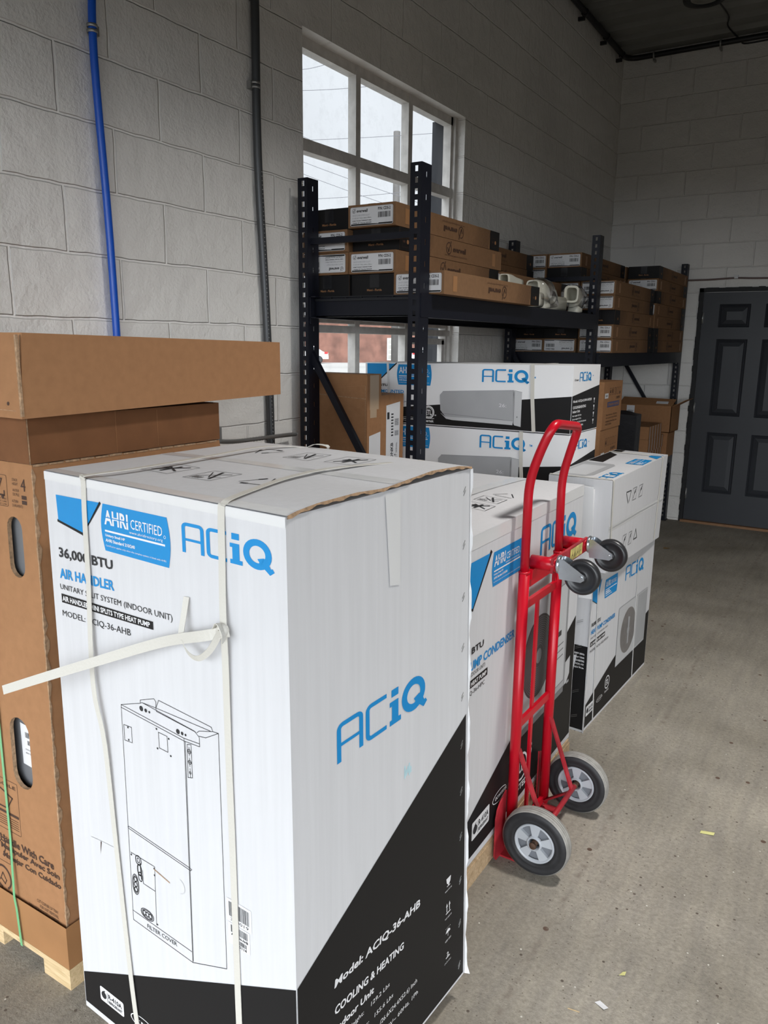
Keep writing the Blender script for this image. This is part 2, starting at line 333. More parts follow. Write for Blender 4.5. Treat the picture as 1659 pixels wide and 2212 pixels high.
def tube(bm, pts, r, n=14, mi=0, caps=True):
    pts = [Vector(p) for p in pts]; rings = []
    t0 = (pts[1] - pts[0]).normalized(); ref = Vector((0, 0, 1)) if abs(t0.z) < 0.9 else Vector((1, 0, 0))
    u = t0.cross(ref).normalized()
    for i, p in enumerate(pts):
        t = ((pts[min(i + 1, len(pts) - 1)] - pts[max(i - 1, 0)])).normalized()
        u = (u - t * u.dot(t)).normalized(); v = t.cross(u)
        rr = r[i] if isinstance(r, (list, tuple)) else r
        rings.append([bm.verts.new(p + (u * math.cos(2 * PI * k / n) + v * math.sin(2 * PI * k / n)) * rr) for k in range(n)])
    for a, b in zip(rings, rings[1:]):
        for k in range(n):
            f = bm.faces.new((a[k], a[(k + 1) % n], b[(k + 1) % n], b[k])); f.material_index = mi; f.smooth = True
    if caps:
        for rg in (rings[0], rings[-1]):
            f = bm.faces.new(rg); f.material_index = mi
def lathe(bm, c, axis, prof, n=40, mi=0, mis=None):
    """profile = [(radius, height along axis)]"""
    c = Vector(c); axis = Vector(axis).normalized(); ref = Vector((0, 0, 1)) if abs(axis.z) < 0.9 else Vector((1, 0, 0))
    u = axis.cross(ref).normalized(); v = axis.cross(u); rings = []
    for r, h in prof:
        if r < 1e-6: rings.append([bm.verts.new(c + axis * h)])
        else: rings.append([bm.verts.new(c + axis * h + (u * math.cos(2 * PI * k / n) + v * math.sin(2 * PI * k / n)) * r) for k in range(n)])
    for i, (a, b) in enumerate(zip(rings, rings[1:])):
        for k in range(n):
            k2 = (k + 1) % n
            if len(a) == 1 and len(b) == 1: continue
            if len(a) == 1: f = bm.faces.new((a[0], b[k], b[k2]))
            elif len(b) == 1: f = bm.faces.new((a[k], a[k2], b[0]))
            else: f = bm.faces.new((a[k], a[k2], b[k2], b[k]))
            f.material_index = mis[i] if mis else mi; f.smooth = True
def ribbon(bm, pts, wd, w, th=0.0012, mi=0):
    """flat strap through pts; wd = width direction(s)"""
    pts = [Vector(p) for p in pts]; rings = []
    for i, p in enumerate(pts):
        t = (pts[min(i + 1, len(pts) - 1)] - pts[max(i - 1, 0)]).normalized()
        d = Vector(wd[i] if isinstance(wd, list) else wd); d = (d - t * d.dot(t)).normalized(); nrm = t.cross(d)
        rings.append([bm.verts.new(p + d * w / 2 * a + nrm * th / 2 * b) for a, b in ((-1, -1), (1, -1), (1, 1), (-1, 1))])
    for a, b in zip(rings, rings[1:]):
        for k in range(4):
            f = bm.faces.new((a[k], a[(k + 1) % 4], b[(k + 1) % 4], b[k])); f.material_index = mi
    for rg in (rings[0], rings[-1]): bm.faces.new(rg)

class Panel:
    """a (bilinear) rectangular face of a carton: s runs along, t runs up, both 0..1"""
    def __init__(self, c00, c10, c11, c01, out):
        self.c = [Vector(c) for c in (c00, c10, c11, c01)]
        self.n = (self.c[1] - self.c[0]).cross(self.c[3] - self.c[0]).normalized()
        if self.n.dot(Vector(out)) < 0: self.n.negate()
        self.W = (self.c[1] - self.c[0]).length; self.H = (self.c[3] - self.c[0]).length
    def p(self, s, t, off=0.0):
        a, b, c, d = self.c
        return a * (1 - s) * (1 - t) + b * s * (1 - t) + c * s * t + d * (1 - s) * t + self.n * off
_fonts = {}
def glyphs(txt, bold=False, shear=0.0):
    key = (txt, bold, shear)
    if key not in _fonts:
        cu = bpy.data.curves.new('t', 'FONT'); cu.body = txt; cu.size = 1; cu.resolution_u = 2; cu.offset = 0.028 if bold else 0.0; cu.shear = shear
        o = bpy.data.objects.new('t', cu); me = bpy.data.meshes.new_from_object(o)
        vs = [v.co.copy() for v in me.vertices]; fs = [tuple(p.vertices) for p in me.polygons]
        bpy.data.objects.remove(o); bpy.data.curves.remove(cu); bpy.data.meshes.remove(me)
        if vs:
            x0 = min(v.x for v in vs); x1 = max(v.x for v in vs); y0 = min(v.y for v in vs); y1 = max(v.y for v in vs)
            vs = [((v.x - x0) / (x1 - x0), (v.y - y0) / (y1 - y0)) for v in vs]
        _fonts[key] = (vs, fs)
    return _fonts[key]
class Print:
    """flat artwork on a panel: collects shapes, becomes one mesh"""
    def __init__(self, panel, off=0.0008, flip=False):
        self.P = panel; self.bm = bmesh.new(); self.mats = []; self.off = off; self.flip = flip
    def mi(self, m):
        if m not in self.mats: self.mats.append(m)
        return self.mats.index(m)
    def q(self, s, t, off):
        if self.flip: s, t = 1 - s, 1 - t
        return self.bm.verts.new(self.P.p(s, t, off))
    def poly(self, pts, m, lay=0):
        vs = [self.q(s, t, self.off + lay * 0.0004) for s, t in pts]
        f = self.bm.faces.new(vs); f.material_index = self.mi(m)
        if len(vs) > 4: bmesh.ops.triangulate(self.bm, faces=[f])
    def rect(self, s0, t0, s1, t1, m, lay=0): self.poly([(s0, t0), (s1, t0), (s1, t1), (s0, t1)], m, lay)
    def grid(self, f_lo, f_hi, s0, s1, m, ns=12, ntt=6, lay=0):
        """region between two functions of s"""
        rows = [[self.q(s0 + (s1 - s0) * i / ns, f_lo(s0 + (s1 - s0) * i / ns) * (1 - j / ntt) + f_hi(s0 + (s1 - s0) * i / ns) * j / ntt, self.off + lay * 0.0004) for j in range(ntt + 1)] for i in range(ns + 1)]
        k = self.mi(m)
        for i in range(ns):
            for j in range(ntt):
                f = self.bm.faces.new((rows[i][j], rows[i + 1][j], rows[i + 1][j + 1], rows[i][j + 1])); f.material_index = k
    def rrect(self, s0, t0, s1, t1, m, r=0.01, lay=0, n=5):
        rs = r / self.P.W; rt = r / self.P.H; pts = []
        for cs, ct, a0 in ((s1 - rs, t1 - rt, 0), (s0 + rs, t1 - rt, 90), (s0 + rs, t0 + rt, 180), (s1 - rs, t0 + rt, 270)):
            for k in range(n + 1):
                a = math.radians(a0 + 90 * k / n); pts.append((cs + rs * math.cos(a), ct + rt * math.sin(a)))
        self.poly(pts, m, lay)
    def ring(self, s, t, r0, r1, m, lay=0, n=28, a0=0, a1=360, sq=1.0):
        k = self.mi(m); pr = None
        for i in range(n + 1):
            a = math.radians(a0 + (a1 - a0) * i / n)
            cur = [self.q(s + r / self.P.W * math.cos(a) * sq, t + r / self.P.H * math.sin(a), self.off + lay * 0.0004) for r in (r0, r1)]
            if pr:
                f = self.bm.faces.new((pr[0], pr[1], cur[1], cur[0])); f.material_index = k
            pr = cur
    def disc(self, s, t, r, m, lay=0, n=28, sq=1.0):
        self.poly([(s + r / self.P.W * math.cos(2 * PI * i / n) * sq, t + r / self.P.H * math.sin(2 * PI * i / n)) for i in range(n)], m, lay)
    def line(self, pts, m, w=0.0012, lay=0, close=False):
        Wd, Hd = self.P.W, self.P.H; P = [(a * Wd, b * Hd) for a, b in pts]
        if close: P.append(P[0])
        k = self.mi(m)
        for (x0, y0), (x1, y1) in zip(P, P[1:]):
            L = math.hypot(x1 - x0, y1 - y0)
            if L < 1e-7: continue
            dx, dy = (x1 - x0) / L * w / 2, (y1 - y0) / L * w / 2
            q4 = [(x0 - dx - dy, y0 - dy + dx), (x0 - dx + dy, y0 - dy - dx), (x1 + dx + dy, y1 + dy - dx), (x1 + dx - dy, y1 + dy + dx)]
            f = self.bm.faces.new([self.q(x / Wd, y / Hd, self.off + lay * 0.0004) for x, y in q4]); f.material_index = k
    def text(self, txt, s0, t0, s1, t1, m, bold=False, lay=1, shear=0.0, t0r=None, t1r=None):
        """text stretched into the box; t0r/t1r = baseline and top at the right end"""
        vs, fs = glyphs(txt, bold, shear); k = self.mi(m)
        t0r = t0 if t0r is None else t0r; t1r = t1 if t1r is None else t1r
        nv = []
        for x, y in vs:
            lo = t0 * (1 - x) + t0r * x; hi = t1 * (1 - x) + t1r * x
            nv.append(self.q(s0 + (s1 - s0) * x, lo + (hi - lo) * y, self.off + lay * 0.0004))
        for f in fs:
            try: ff = self.bm.faces.new([nv[i] for i in f]); ff.material_index = k
            except ValueError: pass
    def barcode(self, s0, t0, s1, t1, m, n=22, lay=1, seed=1):
        rd = random.Random(seed); x = 0; xs = []
        while x < 1:
            w = rd.choice((0.012, 0.02, 0.032)); g = rd.choice((0.012, 0.02, 0.028))
            if x + w < 1: xs.append((x, x + w))
            x += w + g
        for a, b in xs: self.rect(s0 + (s1 - s0) * a, t0, s0 + (s1 - s0) * b, t1, m, lay)
    def logo(self, s0, t0, s1, t1, m, lay=1, t0r=None, t1r=None):
        """the wordmark ACiQ in its own outline lettering, fitted into the box"""
        t0r = t0 if t0r is None else t0r; t1r = t1 if t1r is None else t1r
        k = self.mi(m)
        def mp(x, y):
            lo = t0 * (1 - x) + t0r * x; hi = t1 * (1 - x) + t1r * x
            return self.q(s0 + (s1 - s0) * x, lo + (hi - lo) * y, self.off + lay * 0.0004)
        def pl(pts):
            f = self.bm.faces.new([mp(*p) for p in pts]); f.material_index = k
            if len(pts) > 4: bmesh.ops.triangulate(self.bm, faces=[f])
        def strip(o, i):
            for j in range(len(o) - 1): pl([o[j], o[j + 1], i[j + 1], i[j]])
        def arc(cx, cy, rx, ry, a0, a1, n=6):
            return [(cx + rx * math.cos(math.radians(a0 + (a1 - a0) * q / n)), cy + ry * math.sin(math.radians(a0 + (a1 - a0) * q / n))) for q in range(n + 1)]
        wx, wy = 0.040, 0.112
        # A
        L, Rr = 0.0, 0.258; rx, ry = 0.06, 0.17
        strip([(L, 0.0)] + arc(L + rx, 1 - ry, rx, ry, 180, 90) + arc(Rr - rx, 1 - ry, rx, ry, 90, 0) + [(Rr, 0.03)],
              [(L + wx, 0.0)] + arc(L + rx, 1 - ry, rx - wx, ry - wy, 180, 90) + arc(Rr - rx, 1 - ry, rx - wx, ry - wy, 90, 0) + [(Rr - wx, 0.03)])
        pl([(L + wx, 0.40), (Rr - wx, 0.40), (Rr - wx, 0.485), (L + wx, 0.485)])
        # C
        L, Rr = 0.285, 0.51
        strip([(Rr, 1.0)] + arc(L + rx, 1 - ry, rx, ry, 90, 180) + arc(L + rx, 0.03 + ry, rx, ry, 180, 270) + [(Rr, 0.03)],
              [(Rr, 1 - wy)] + arc(L + rx, 1 - ry, rx - wx, ry - wy, 90, 180) + arc(L + rx, 0.03 + ry, rx - wx, ry - wy, 180, 270) + [(Rr, 0.03 + wy)])
        # i
        pl([(0.565, 0.80), (0.645, 0.80), (0.645, 1.0), (0.565, 1.0)])
        pl([(0.545, 0.55), (0.645, 0.55), (0.645, 0.68), (0.545, 0.68)]); pl([(0.57, 0.16), (0.645, 0.16), (0.645, 0.55), (0.57, 0.55)])
        pl([(0.545, 0.03), (0.675, 0.03), (0.675, 0.17), (0.545, 0.17)])
        # Q
        n = 28; cx, cy = 0.83, 0.50
        for q in range(n):
            a, b = 2 * PI * q / n, 2 * PI * (q + 1) / n
            pl([(cx + 0.145 * math.cos(a), cy + 0.47 * math.sin(a)), (cx + 0.145 * math.cos(b), cy + 0.47 * math.sin(b)),
                (cx + 0.082 * math.cos(b), cy + 0.265 * math.sin(b)), (cx + 0.082 * math.cos(a), cy + 0.265 * math.sin(a))])
        pl([(0.845, 0.25), (0.905, 0.42), (0.92, 0.40), (0.985, 0.02), (0.955, -0.06)]); pl([(0.83, 0.36), (0.90, 0.43), (0.885, 0.24), (0.86, 0.22)])
        pl([(0.93, 0.08), (0.98, 0.16), (1.0, 0.06), (0.965, -0.03)])
    def done(self, name, parent, label=None):
        o = link(name, self.bm, self.mats, parent)
        if label: o['label'] = label
        return o

def hexa(name, c, mats, parent=None, n=6, bulge=0.0, bev=0.0, seed=0):
    """carton body from 8 corners (bottom 0-3, top 4-7), faces gridded; returns object and its panels"""
    V = [Vector(p) for p in c]
    P = {'front': Panel(V[0], V[1], V[5], V[4], (0, -1, 0)), 'right': Panel(V[1], V[2], V[6], V[5], (1, 0, 0)),
         'back': Panel(V[2], V[3], V[7], V[6], (0, 1, 0)), 'left': Panel(V[3], V[0], V[4], V[7], (-1, 0, 0)),
         'top': Panel(V[4], V[5], V[6], V[7], (0, 0, 1)), 'bottom': Panel(V[0], V[1], V[2], V[3], (0, 0, -1))}
    bm = bmesh.new()
    for k, p in P.items():
        g = [[bm.verts.new(p.p(i / n, j / n, (bulge * math.sin(PI * i / n) * math.sin(PI * j / n)) if k == 'top' else 0)) for j in range(n + 1)] for i in range(n + 1)]
        for i in range(n):
            for j in range(n): bm.faces.new((g[i][j], g[i + 1][j], g[i + 1][j + 1], g[i][j + 1]))
    bmesh.ops.remove_doubles(bm, verts=bm.verts, dist=1e-5)
    o = link(name, bm, mats, parent)
    return o, P
def box8(x0, x1, y0, y1, z0, z1):
    return [(x0, y0, z0), (x1, y0, z0), (x1, y1, z0), (x0, y1, z0), (x0, y0, z1), (x1, y0, z1), (x1, y1, z1), (x0, y1, z1)]

# ================================================================== THE ROOM
X1, Y0R, Y1R, ZC = 6.0, NY, 7.43, 4.06
bm = bmesh.new(); bx(bm, -0.2, X1, Y0R, Y1R + 0.2, -0.12, 0.0); struct(link('floor', bm, M_floor))
WY0, WY1, WZ0, WZ1 = 2.85, 4.39, 1.02, 2.87
bm = bmesh.new()
bx(bm, -0.2, 0, Y0R - 0.2, WY0, -0.12, 4.3); bx(bm, -0.2, 0, WY1, Y1R + 0.2, -0.12, 4.3); bx(bm, -0.2, 0, WY0, WY1, -0.12, WZ0); bx(bm, -0.2, 0, WY0, WY1, WZ1, 4.3)
struct(link('wall_left', bm, M_wallL))
DXL, DW, DH = 0.855, 0.915, 2.045
bm = bmesh.new()
bx(bm, 0, DXL - 0.035, Y1R, Y1R + 0.2, -0.12, 4.3); bx(bm, DXL + DW + 0.035, X1, Y1R, Y1R + 0.2, -0.12, 4.3); bx(bm, DXL - 0.035, DXL + DW + 0.035, Y1R, Y1R + 0.2, DH + 0.035, 4.3)
bx(bm, DXL - 0.035, DXL + DW + 0.035, Y1R, Y1R + 0.2, -0.12, 0)
struct(link('wall_back', bm, M_wallB))
bm = bmesh.new(); bx(bm, X1, X1 + 0.2, Y0R - 0.2, RY0, -0.12, 4.3); bx(bm, X1, X1 + 0.2, RY1, Y1R + 0.2, -0.12, 4.3); bx(bm, X1, X1 + 0.2, RY0, RY1, RZ1, 4.3); struct(link('wall_right', bm, M_wallD))
bm = bmesh.new(); bx(bm, 0, DX0, NY - 0.2, NY, -0.12, 4.3); bx(bm, DX1, X1, NY - 0.2, NY, -0.12, 4.3); bx(bm, DX0, DX1, NY - 0.2, NY, DZ1, 4.3); struct(link('wall_front', bm, M_wallD))
# corrugated ceiling: ribs run away from the window wall
bm = bmesh.new(); y = Y0R; prof = []
while y < Y1R:
    prof += [(y, ZC), (y + 0.13, ZC), (y + 0.155, ZC + 0.035), (y + 0.22, ZC + 0.035)]; y += 0.245
prof.append((Y1R, ZC + 0.035)); prof = [(min(a, Y1R), b) for a, b in prof]
lo = [(bm.verts.new((0, a, b)), bm.verts.new((X1, a, b))) for a, b in prof]; hi = [(bm.verts.new((0, a, b + 0.02)), bm.verts.new((X1, a, b + 0.02))) for a, b in prof]
for a, b in zip(lo, lo[1:]): bm.faces.new((a[0], a[1], b[1], b[0]))
for a, b in zip(hi, hi[1:]): bm.faces.new((a[0], a[1], b[1], b[0]))
struct(link('ceiling', bm, M_ceil))
bm = bmesh.new(); bx(bm, -0.2, X1 + 0.2, Y0R - 0.2, Y1R + 0.2, 4.3, 4.4); struct(link('trim_1', bm, M_ceil))

# window_1 : painted steel sash, three lights wide
win = bpy.data.objects.new('window_1', None); C.objects.link(win); win['kind'] = 'structure'; ROOTLOC['window_1'] = Vector((0, 0, 0))
gx0, gx1 = -0.115, -0.065
bm = bmesh.new()
bx(bm, gx0, gx1, WY0, WY0 + 0.055, WZ0, WZ1); bx(bm, gx0, gx1, WY1 - 0.052, WY1, WZ0, WZ1); bx(bm, gx0, gx1, WY0, WY1, WZ1 - 0.045, WZ1); bx(bm, gx0, gx1, WY0, WY1, WZ0, WZ0 + 0.05)
bx(bm, gx1, gx1 + 0.018, WY1 - 0.030, WY1, WZ0, WZ1)
link('window_frame', bm, M_winp, win)
for ya, yb in ((3.345, 3.385), (3.845, 3.887)):
    bm = bmesh.new(); bx(bm, -0.108, -0.062, ya, yb, WZ0, WZ1); link('mullion', bm, M_winp, win)
bm = bmesh.new(); obox(bm, (-0.084, 3.62, 2.442), (0.028, 0, 0), (0, 0.77, 0.010), (0, 0, 0.026)); link('transom_bar', bm, M_winp, win)
bm = bmesh.new(); bx(bm, -0.112, -0.050, WY0, WY1, 1.625, 1.66); bx(bm, -0.108, -0.066, WY0, WY1, 1.672, 1.70); link('transom_bar', bm, M_winp, win)
bm = bmesh.new(); bx(bm, -0.10, -0.070, 3.90, 4.33, 1.575, 1.610); bx(bm, -0.10, -0.070, 4.30, 4.33, 1.08, 1.60); link('vent_frame', bm, M_winp, win)
for ya, yb in ((WY0, 3.36), (3.36, 3.865), (3.865, WY1)):
    for za, zb in ((WZ0, 1.65), (1.65, 2.44), (2.44, WZ1)):
        bm = bmesh.new(); vs = [bm.verts.new(p) for p in ((-0.09, ya, za), (-0.09, yb, za), (-0.09, yb, zb), (-0.09, ya, zb))]; bm.faces.new(vs)
        link('glass_pane', bm, M_glass, win)

# door_1 : six-panel slab
door = bpy.data.objects.new('door_1', None); C.objects.link(door); door['kind'] = 'structure'; ROOTLOC['door_1'] = Vector((0, 0, 0))
bm = bmesh.new(); ys = Y1R - 0.005
xs = [0.0, 0.125, 0.375, 0.475 + 0.03, 0.915 - 0.155, 0.915]
cols = ((0.130, 0.385), (0.490, 0.785)); cols = ((0.135, 0.385), (0.500, 0.780)); rows = ((0.29, 0.835), (0.985, 1.650), (1.750, 1.945))
# slab face with recesses: strips around panels
def slab(bm, x0, x1, z0, z1): bx(bm, DXL + x0, DXL + x1, ys, ys + 0.04, z0, z1)
zz = [0.022, 0.29, 0.835, 0.985, 1.650, 1.750, 1.945, DH]
for a, b in ((0, 1), (2, 3), (4, 5), (6, 7)): slab(bm, 0.0, DW, zz[a], zz[b])
for za, zb in rows:
    slab(bm, 0, cols[0][0], za, zb); slab(bm, cols[0][1], cols[1][0], za, zb); slab(bm, cols[1][1], DW, za, zb)
link('door_slab', bm, M_door, door)
for ca, cb in cols:
    for za, zb in rows:
        bm = bmesh.new(); x0, x1 = DXL + ca, DXL + cb
        def loop(d, y): return [bm.verts.new(p) for p in ((x0 + d, y, za + d), (x1 - d, y, za + d), (x1 - d, y, zb - d), (x0 + d, y, zb - d))]
        L = [loop(0, ys), loop(0.010, ys + 0.014), loop(0.020, ys + 0.004), loop(0.028, ys + 0.016), loop(0.062, ys + 0.002)]
        for a, b in zip(L, L[1:]):
            for k in range(4): bm.faces.new((a[k], a[(k + 1) % 4], b[(k + 1) % 4], b[k]))
        bm.faces.new(L[-1]); link('raised_panel', bm, M_door, door)
bm = bmesh.new(); yf = Y1R - 0.022
def rag(bm, a, b, axis):
    """ragged caulk line along the frame"""
    n = int((b - a) / 0.05)
    for i in range(n):
        w = 0.002 + random.random() * 0.009
        if axis == 'z': bx(bm, DXL - 0.035 - w, DXL - 0.03, yf + 0.010, yf + 0.026, a + (b - a) * i / n, a + (b - a) * (i + 1) / n)
        else: bx(bm, a + (b - a) * i / n, a + (b - a) * (i + 1) / n, yf + 0.010, yf + 0.026, DH + 0.03, DH + 0.035 + w * 0.7)
bx(bm, DXL - 0.035, DXL - 0.004, yf, Y1R + 0.1, 0, DH + 0.035); bx(bm, DXL + DW + 0.004, DXL + DW + 0.035, yf, Y1R + 0.1, 0, DH + 0.035); bx(bm, DXL - 0.035, DXL + DW + 0.035, yf, Y1R + 0.1, DH + 0.004, DH + 0.035)
rag(bm, 0, DH + 0.03, 'z'); rag(bm, DXL - 0.04, DXL + DW + 0.035, 'x'); link('door_frame', bm, M_frame, door)
bm = bmesh.new(); bx(bm, DXL - 0.02, DXL + DW + 0.02, Y1R - 0.045, Y1R + 0.06, 0.0, 0.020); link('threshold', bm, M_thr, door)
for z in (1.83, 1.05, 0.265):
    bm = bmesh.new(); tube(bm, [(DXL + 0.004, Y1R - 0.014, z - 0.05), (DXL + 0.004, Y1R - 0.014, z + 0.05)], 0.007, 8); bx(bm, DXL, DXL + 0.012, Y1R - 0.0085, Y1R - 0.004, z - 0.045, z + 0.045); link('hinge', bm, M_bracket, door)
bm = bmesh.new(); lathe(bm, (DXL + DW - 0.07, ys, 0.98), (0, -1, 0), [(0.0, 0), (0.03, 0), (0.03, 0.006), (0.012, 0.010), (0.012, 0.035), (0.028, 0.045), (0.028, 0.06), (0.0, 0.07)], 20); link('door_knob', bm, M_bracket, door)

# ------------------------------------------------------------------ outside, seen through the window
bm = bmesh.new(); bx(bm, -140, 80, -60, 160, -0.35, -0.12); o = link('ground_outside', bm, M_road); o['kind'] = 'structure'
bm = bmesh.new(); bx(bm, -6, 30, -30, Y0R - 0.2, -0.12, -0.03); bx(bm, X1 + 0.2, 30, Y0R - 0.2, 12, -0.12, -0.03); struct(link('added_dark_ground', bm, M_asph))  # added unseen ground outside the openings, dark to reflect less light indoors
bm = bmesh.new(); bx(bm, -0.215, -0.116, WY1 - 0.006, WY1 + 0.0, WZ0, WZ1); struct(link('trim_3', bm, M_pier))
b = thing('brick_building', 'long red brick building across the street beyond the window', 'building', (-37.5, 60, -0.12))
ang = math.atan2(64.31 - 54.61, -33.18 + 41.07); ca, sa = math.cos(ang), math.sin(ang)
def far(u, v, z): return Vector((-37.5 + ca * u - sa * v, 60 + sa * u + ca * v, z))
def farbox(bm, u0, u1, v0, v1, z0, z1):
    vs = [bm.verts.new(far(*p)) for p in ((u0, v0, z0), (u1, v0, z0), (u1, v1, z0), (u0, v1, z0), (u0, v0, z1), (u1, v0, z1), (u1, v1, z1), (u0, v1, z1))]
    for idx in ((0, 3, 2, 1), (4, 5, 6, 7), (0, 1, 5, 4), (1, 2, 6, 5), (2, 3, 7, 6), (3, 0, 4, 7)): bm.faces.new([vs[i] for i in idx])
bm = bmesh.new(); farbox(bm, -30, 5.5, 0, 10, -0.12, 3.6); link('wall', bm, M_brick, b)
bm = bmesh.new(); farbox(bm, -30.2, 5.7, -0.2, 10.2, 3.6, 3.8); link('roof_edge', bm, M_winp, b)
bm = bmesh.new(); farbox(bm, 2.2, 3.0, -0.06, 0.0, 0.1, 2.1)
wf = link('window', bm, M_winp, b)
for i in range(4):
    bm = bmesh.new(); farbox(bm, 2.3, 2.9, -0.09, -0.06, 0.22 + i * 0.46, 0.58 + i * 0.46); link('pane', bm, M_lens, wf)
def car(u, v, label, flip=1):
    t = thing('car', label, 'car', tuple(far(u, v, -0.12)), 'parked white cars outside')
    prof = [(-2.2, 0.35), (-2.25, 0.75), (-2.1, 0.95), (-1.2, 1.02), (-0.5, 1.42), (1.0, 1.45), (1.75, 1.0), (2.2, 0.9), (2.25, 0.4)]
    bm = bmesh.new(); A = [bm.verts.new(far(u + flip * a, v - 0.85, z - 0.12)) for a, z in prof]; B = [bm.verts.new(far(u + flip * a, v + 0.85, z - 0.12)) for a, z in prof]
    bm.faces.new(A); bm.faces.new(B)
    for i in range(len(prof)): bm.faces.new((A[i], A[(i + 1) % len(prof)], B[(i + 1) % len(prof)], B[i]))
    link('body', bm, M_carw, t)
    bm = bmesh.new(); vs = [bm.verts.new(far(u + flip * a, v - 0.87, z - 0.12)) for a, z in ((-1.0, 1.05), (-0.45, 1.36), (0.95, 1.38), (1.4, 1.05))]; bm.faces.new(vs); link('side_window', bm, M_cargl, t)
    for a in (-1.4, 1.4):
        bm = bmesh.new(); lathe(bm, far(u + a, v - 0.7, 0.21), (sa, -ca, 0), [(0, -0.1), (0.33, -0.1), (0.33, 0.17), (0.2, 0.19), (0, 0.19)], 20); link('wheel', bm, M_rubber, t)
    bm = bmesh.new(); farbox(bm, u + flip * 2.02 - 0.15, u + flip * 2.02 + 0.15, v - 0.88, v - 0.84, 0.68, 0.86); link('tail_lamp', bm, M_tail, t)
car(-6.6, -3, 'white car parked before the brick building, tail toward the leftmost window pane')
car(5.6, -2.5, 'white car parked at the right end of the brick building', -1)
p = thing('utility_pole', 'weathered timber utility pole standing outside the window', 'pole', (-17.5, 32.4, -0.12))
bm = bmesh.new(); tube(bm, [(-17.45, 32.38, -0.12), (-17.5, 32.42, 5), (-17.55, 32.45, 11.0)], [0.19, 0.17, 0.155], 16); link('shaft', bm, M_pole, p)
bm = bmesh.new(); tube(bm, [(-17.12, 32.5, 7.5), (-17.12, 32.5, 8.3)], 0.14, 12); link('insulator', bm, M_gconduit, p)
wires = [((-20.78, 29.72, 13.45), (-19.96, 30.26, 13.6), 'overhead wire crossing the top left corner of the window'), ((-20.66, 29.55, 12.54), (-18.43, 30.98, 12.66), 'overhead wire above the timber pole, second from the top'),
         ((-20.4, 29.17, 10.4), (-15.48, 32.32, 10.71), 'overhead wire passing just below the top of the timber pole'), ((-20.42, 29.2, 10.57), (-18.42, 30.2, 9.62), 'overhead wire sloping down across the left window light'),
         ((-20.26, 29.02, 9.47), (-16.77, 30.83, 8.08), 'upper of two parallel wires sloping below the transom bar'), ((-20.17, 28.94, 8.94), (-16.71, 30.74, 7.55), 'lower of two parallel wires sloping below the transom bar'),
         ((-19.62, 29.01, 7.89), (-16.82, 30.81, 8.1), 'nearly level lowest wire just above the carton tops'), ((-16.68, 31.14, 9.04), (-15.25, 31.99, 8.87), 'overhead wire to the right of the timber pole')]
for a, b_, lab in wires:
    a = Vector(a); b_ = Vector(b_); d = b_ - a; bm = bmesh.new()
    a2 = a - d * (1.0 if 'right of' not in lab else 0.3); b2 = b_ + d * (0.35 if 'right of' not in lab else 1.2); n = 8
    tube(bm, [a2 + (b2 - a2) * i / n - Vector((0, 0, 0.12 * math.sin(PI * i / n))) for i in range(n + 1)], 0.011, 6)
    tag(recentre(link('power_line', bm, M_wire)), lab, 'cable', 'overhead wires outside the window')

# ------------------------------------------------------------------ pipes on the walls
t = thing('blue_water_pipe', 'bright blue pipe running up the block wall, left of the grey conduit', 'pipe', (0.02, 1.77, 0))
bm = bmesh.new(); tube(bm, catmull([(0.022, 1.800, 0), (0.022, 1.792, 1.2), (0.022, 1.785, 1.9), (0.022, 1.766, 2.45), (0.022, 1.778, 2.75), (0.022, 1.775, 3.4), (0.022, 1.775, 4.06)], 5), 0.0125, 14); link('pipe', bm, M_bconduit, t)
def clamp(t, y, z, r, side=1):
    bm = bmesh.new(); lathe(bm, (0.022, y, z - 0.012), (0, 0, 1), [(r, 0), (r + 0.003, 0), (r + 0.003, 0.009), (r, 0.009)], 20); lathe(bm, (0.022, y, z + 0.004), (0, 0, 1), [(r, 0), (r + 0.003, 0), (r + 0.003, 0.009), (r, 0.009)], 20)
    bx(bm, 0.0, 0.022, min(y, y + side * 0.026), max(y, y + side * 0.026), z - 0.014, z + 0.014); link('pipe_clamp', bm, M_bracket, t)
clamp(t, 1.766, 2.517, 0.0135); clamp(t, 1.775, 3.45, 0.0135); clamp(t, 1.795, 1.0, 0.0135)
t = thing('grey_conduit', 'dark grey ribbed conduit running up the block wall beside the window', 'conduit', (0.02, 2.53, 0))
bm = bmesh.new(); tube(bm, catmull([(0.022, 2.56, 0), (0.022, 2.575, 1.14), (0.022, 2.560, 1.7), (0.022, 2.528, 2.3), (0.022, 2.530, 2.86), (0.022, 2.53, 3.5), (0.022, 2.53, 4.06)], 5), 0.0165, 14); link('pipe', bm, M_gconduit, t)
clamp(t, 2.522, 2.552, 0.0175, -1); clamp(t, 2.53, 3.5, 0.0175, -1)
bm = bmesh.new()
for k in range(70):
    z = 1.1 + k * 0.0165; yy = 2.575 - 0.021 * max(0, min(1, (z - 1.14) / 1.16)) * 2.1 if z < 2.3 else 2.53
    lathe(bm, (0.0398, yy - 0.004, z), (1, 0, 0), [(0.0028, 0), (0.0022, 0.0008), (0, 0.001)], 6)
link('print_dots', bm, M_bracket, t)
t = thing('flexible_metal_conduit', 'thin ribbed metal conduit running level along the wall behind the white carton', 'conduit', (0.2, 2.3, 1.17))
bm = bmesh.new(); pts = catmull([(0.30, 1.95, 1.246), (0.18, 2.1, 1.215), (0.09, 2.3, 1.190), (0.058, 2.55, 1.182), (0.045, 2.72, 1.177)], 26)
tube(bm, pts, [0.0095 if i % 2 else 0.0075 for i in range(len(pts))], 10); link('conduit', bm, M_bracket, t)
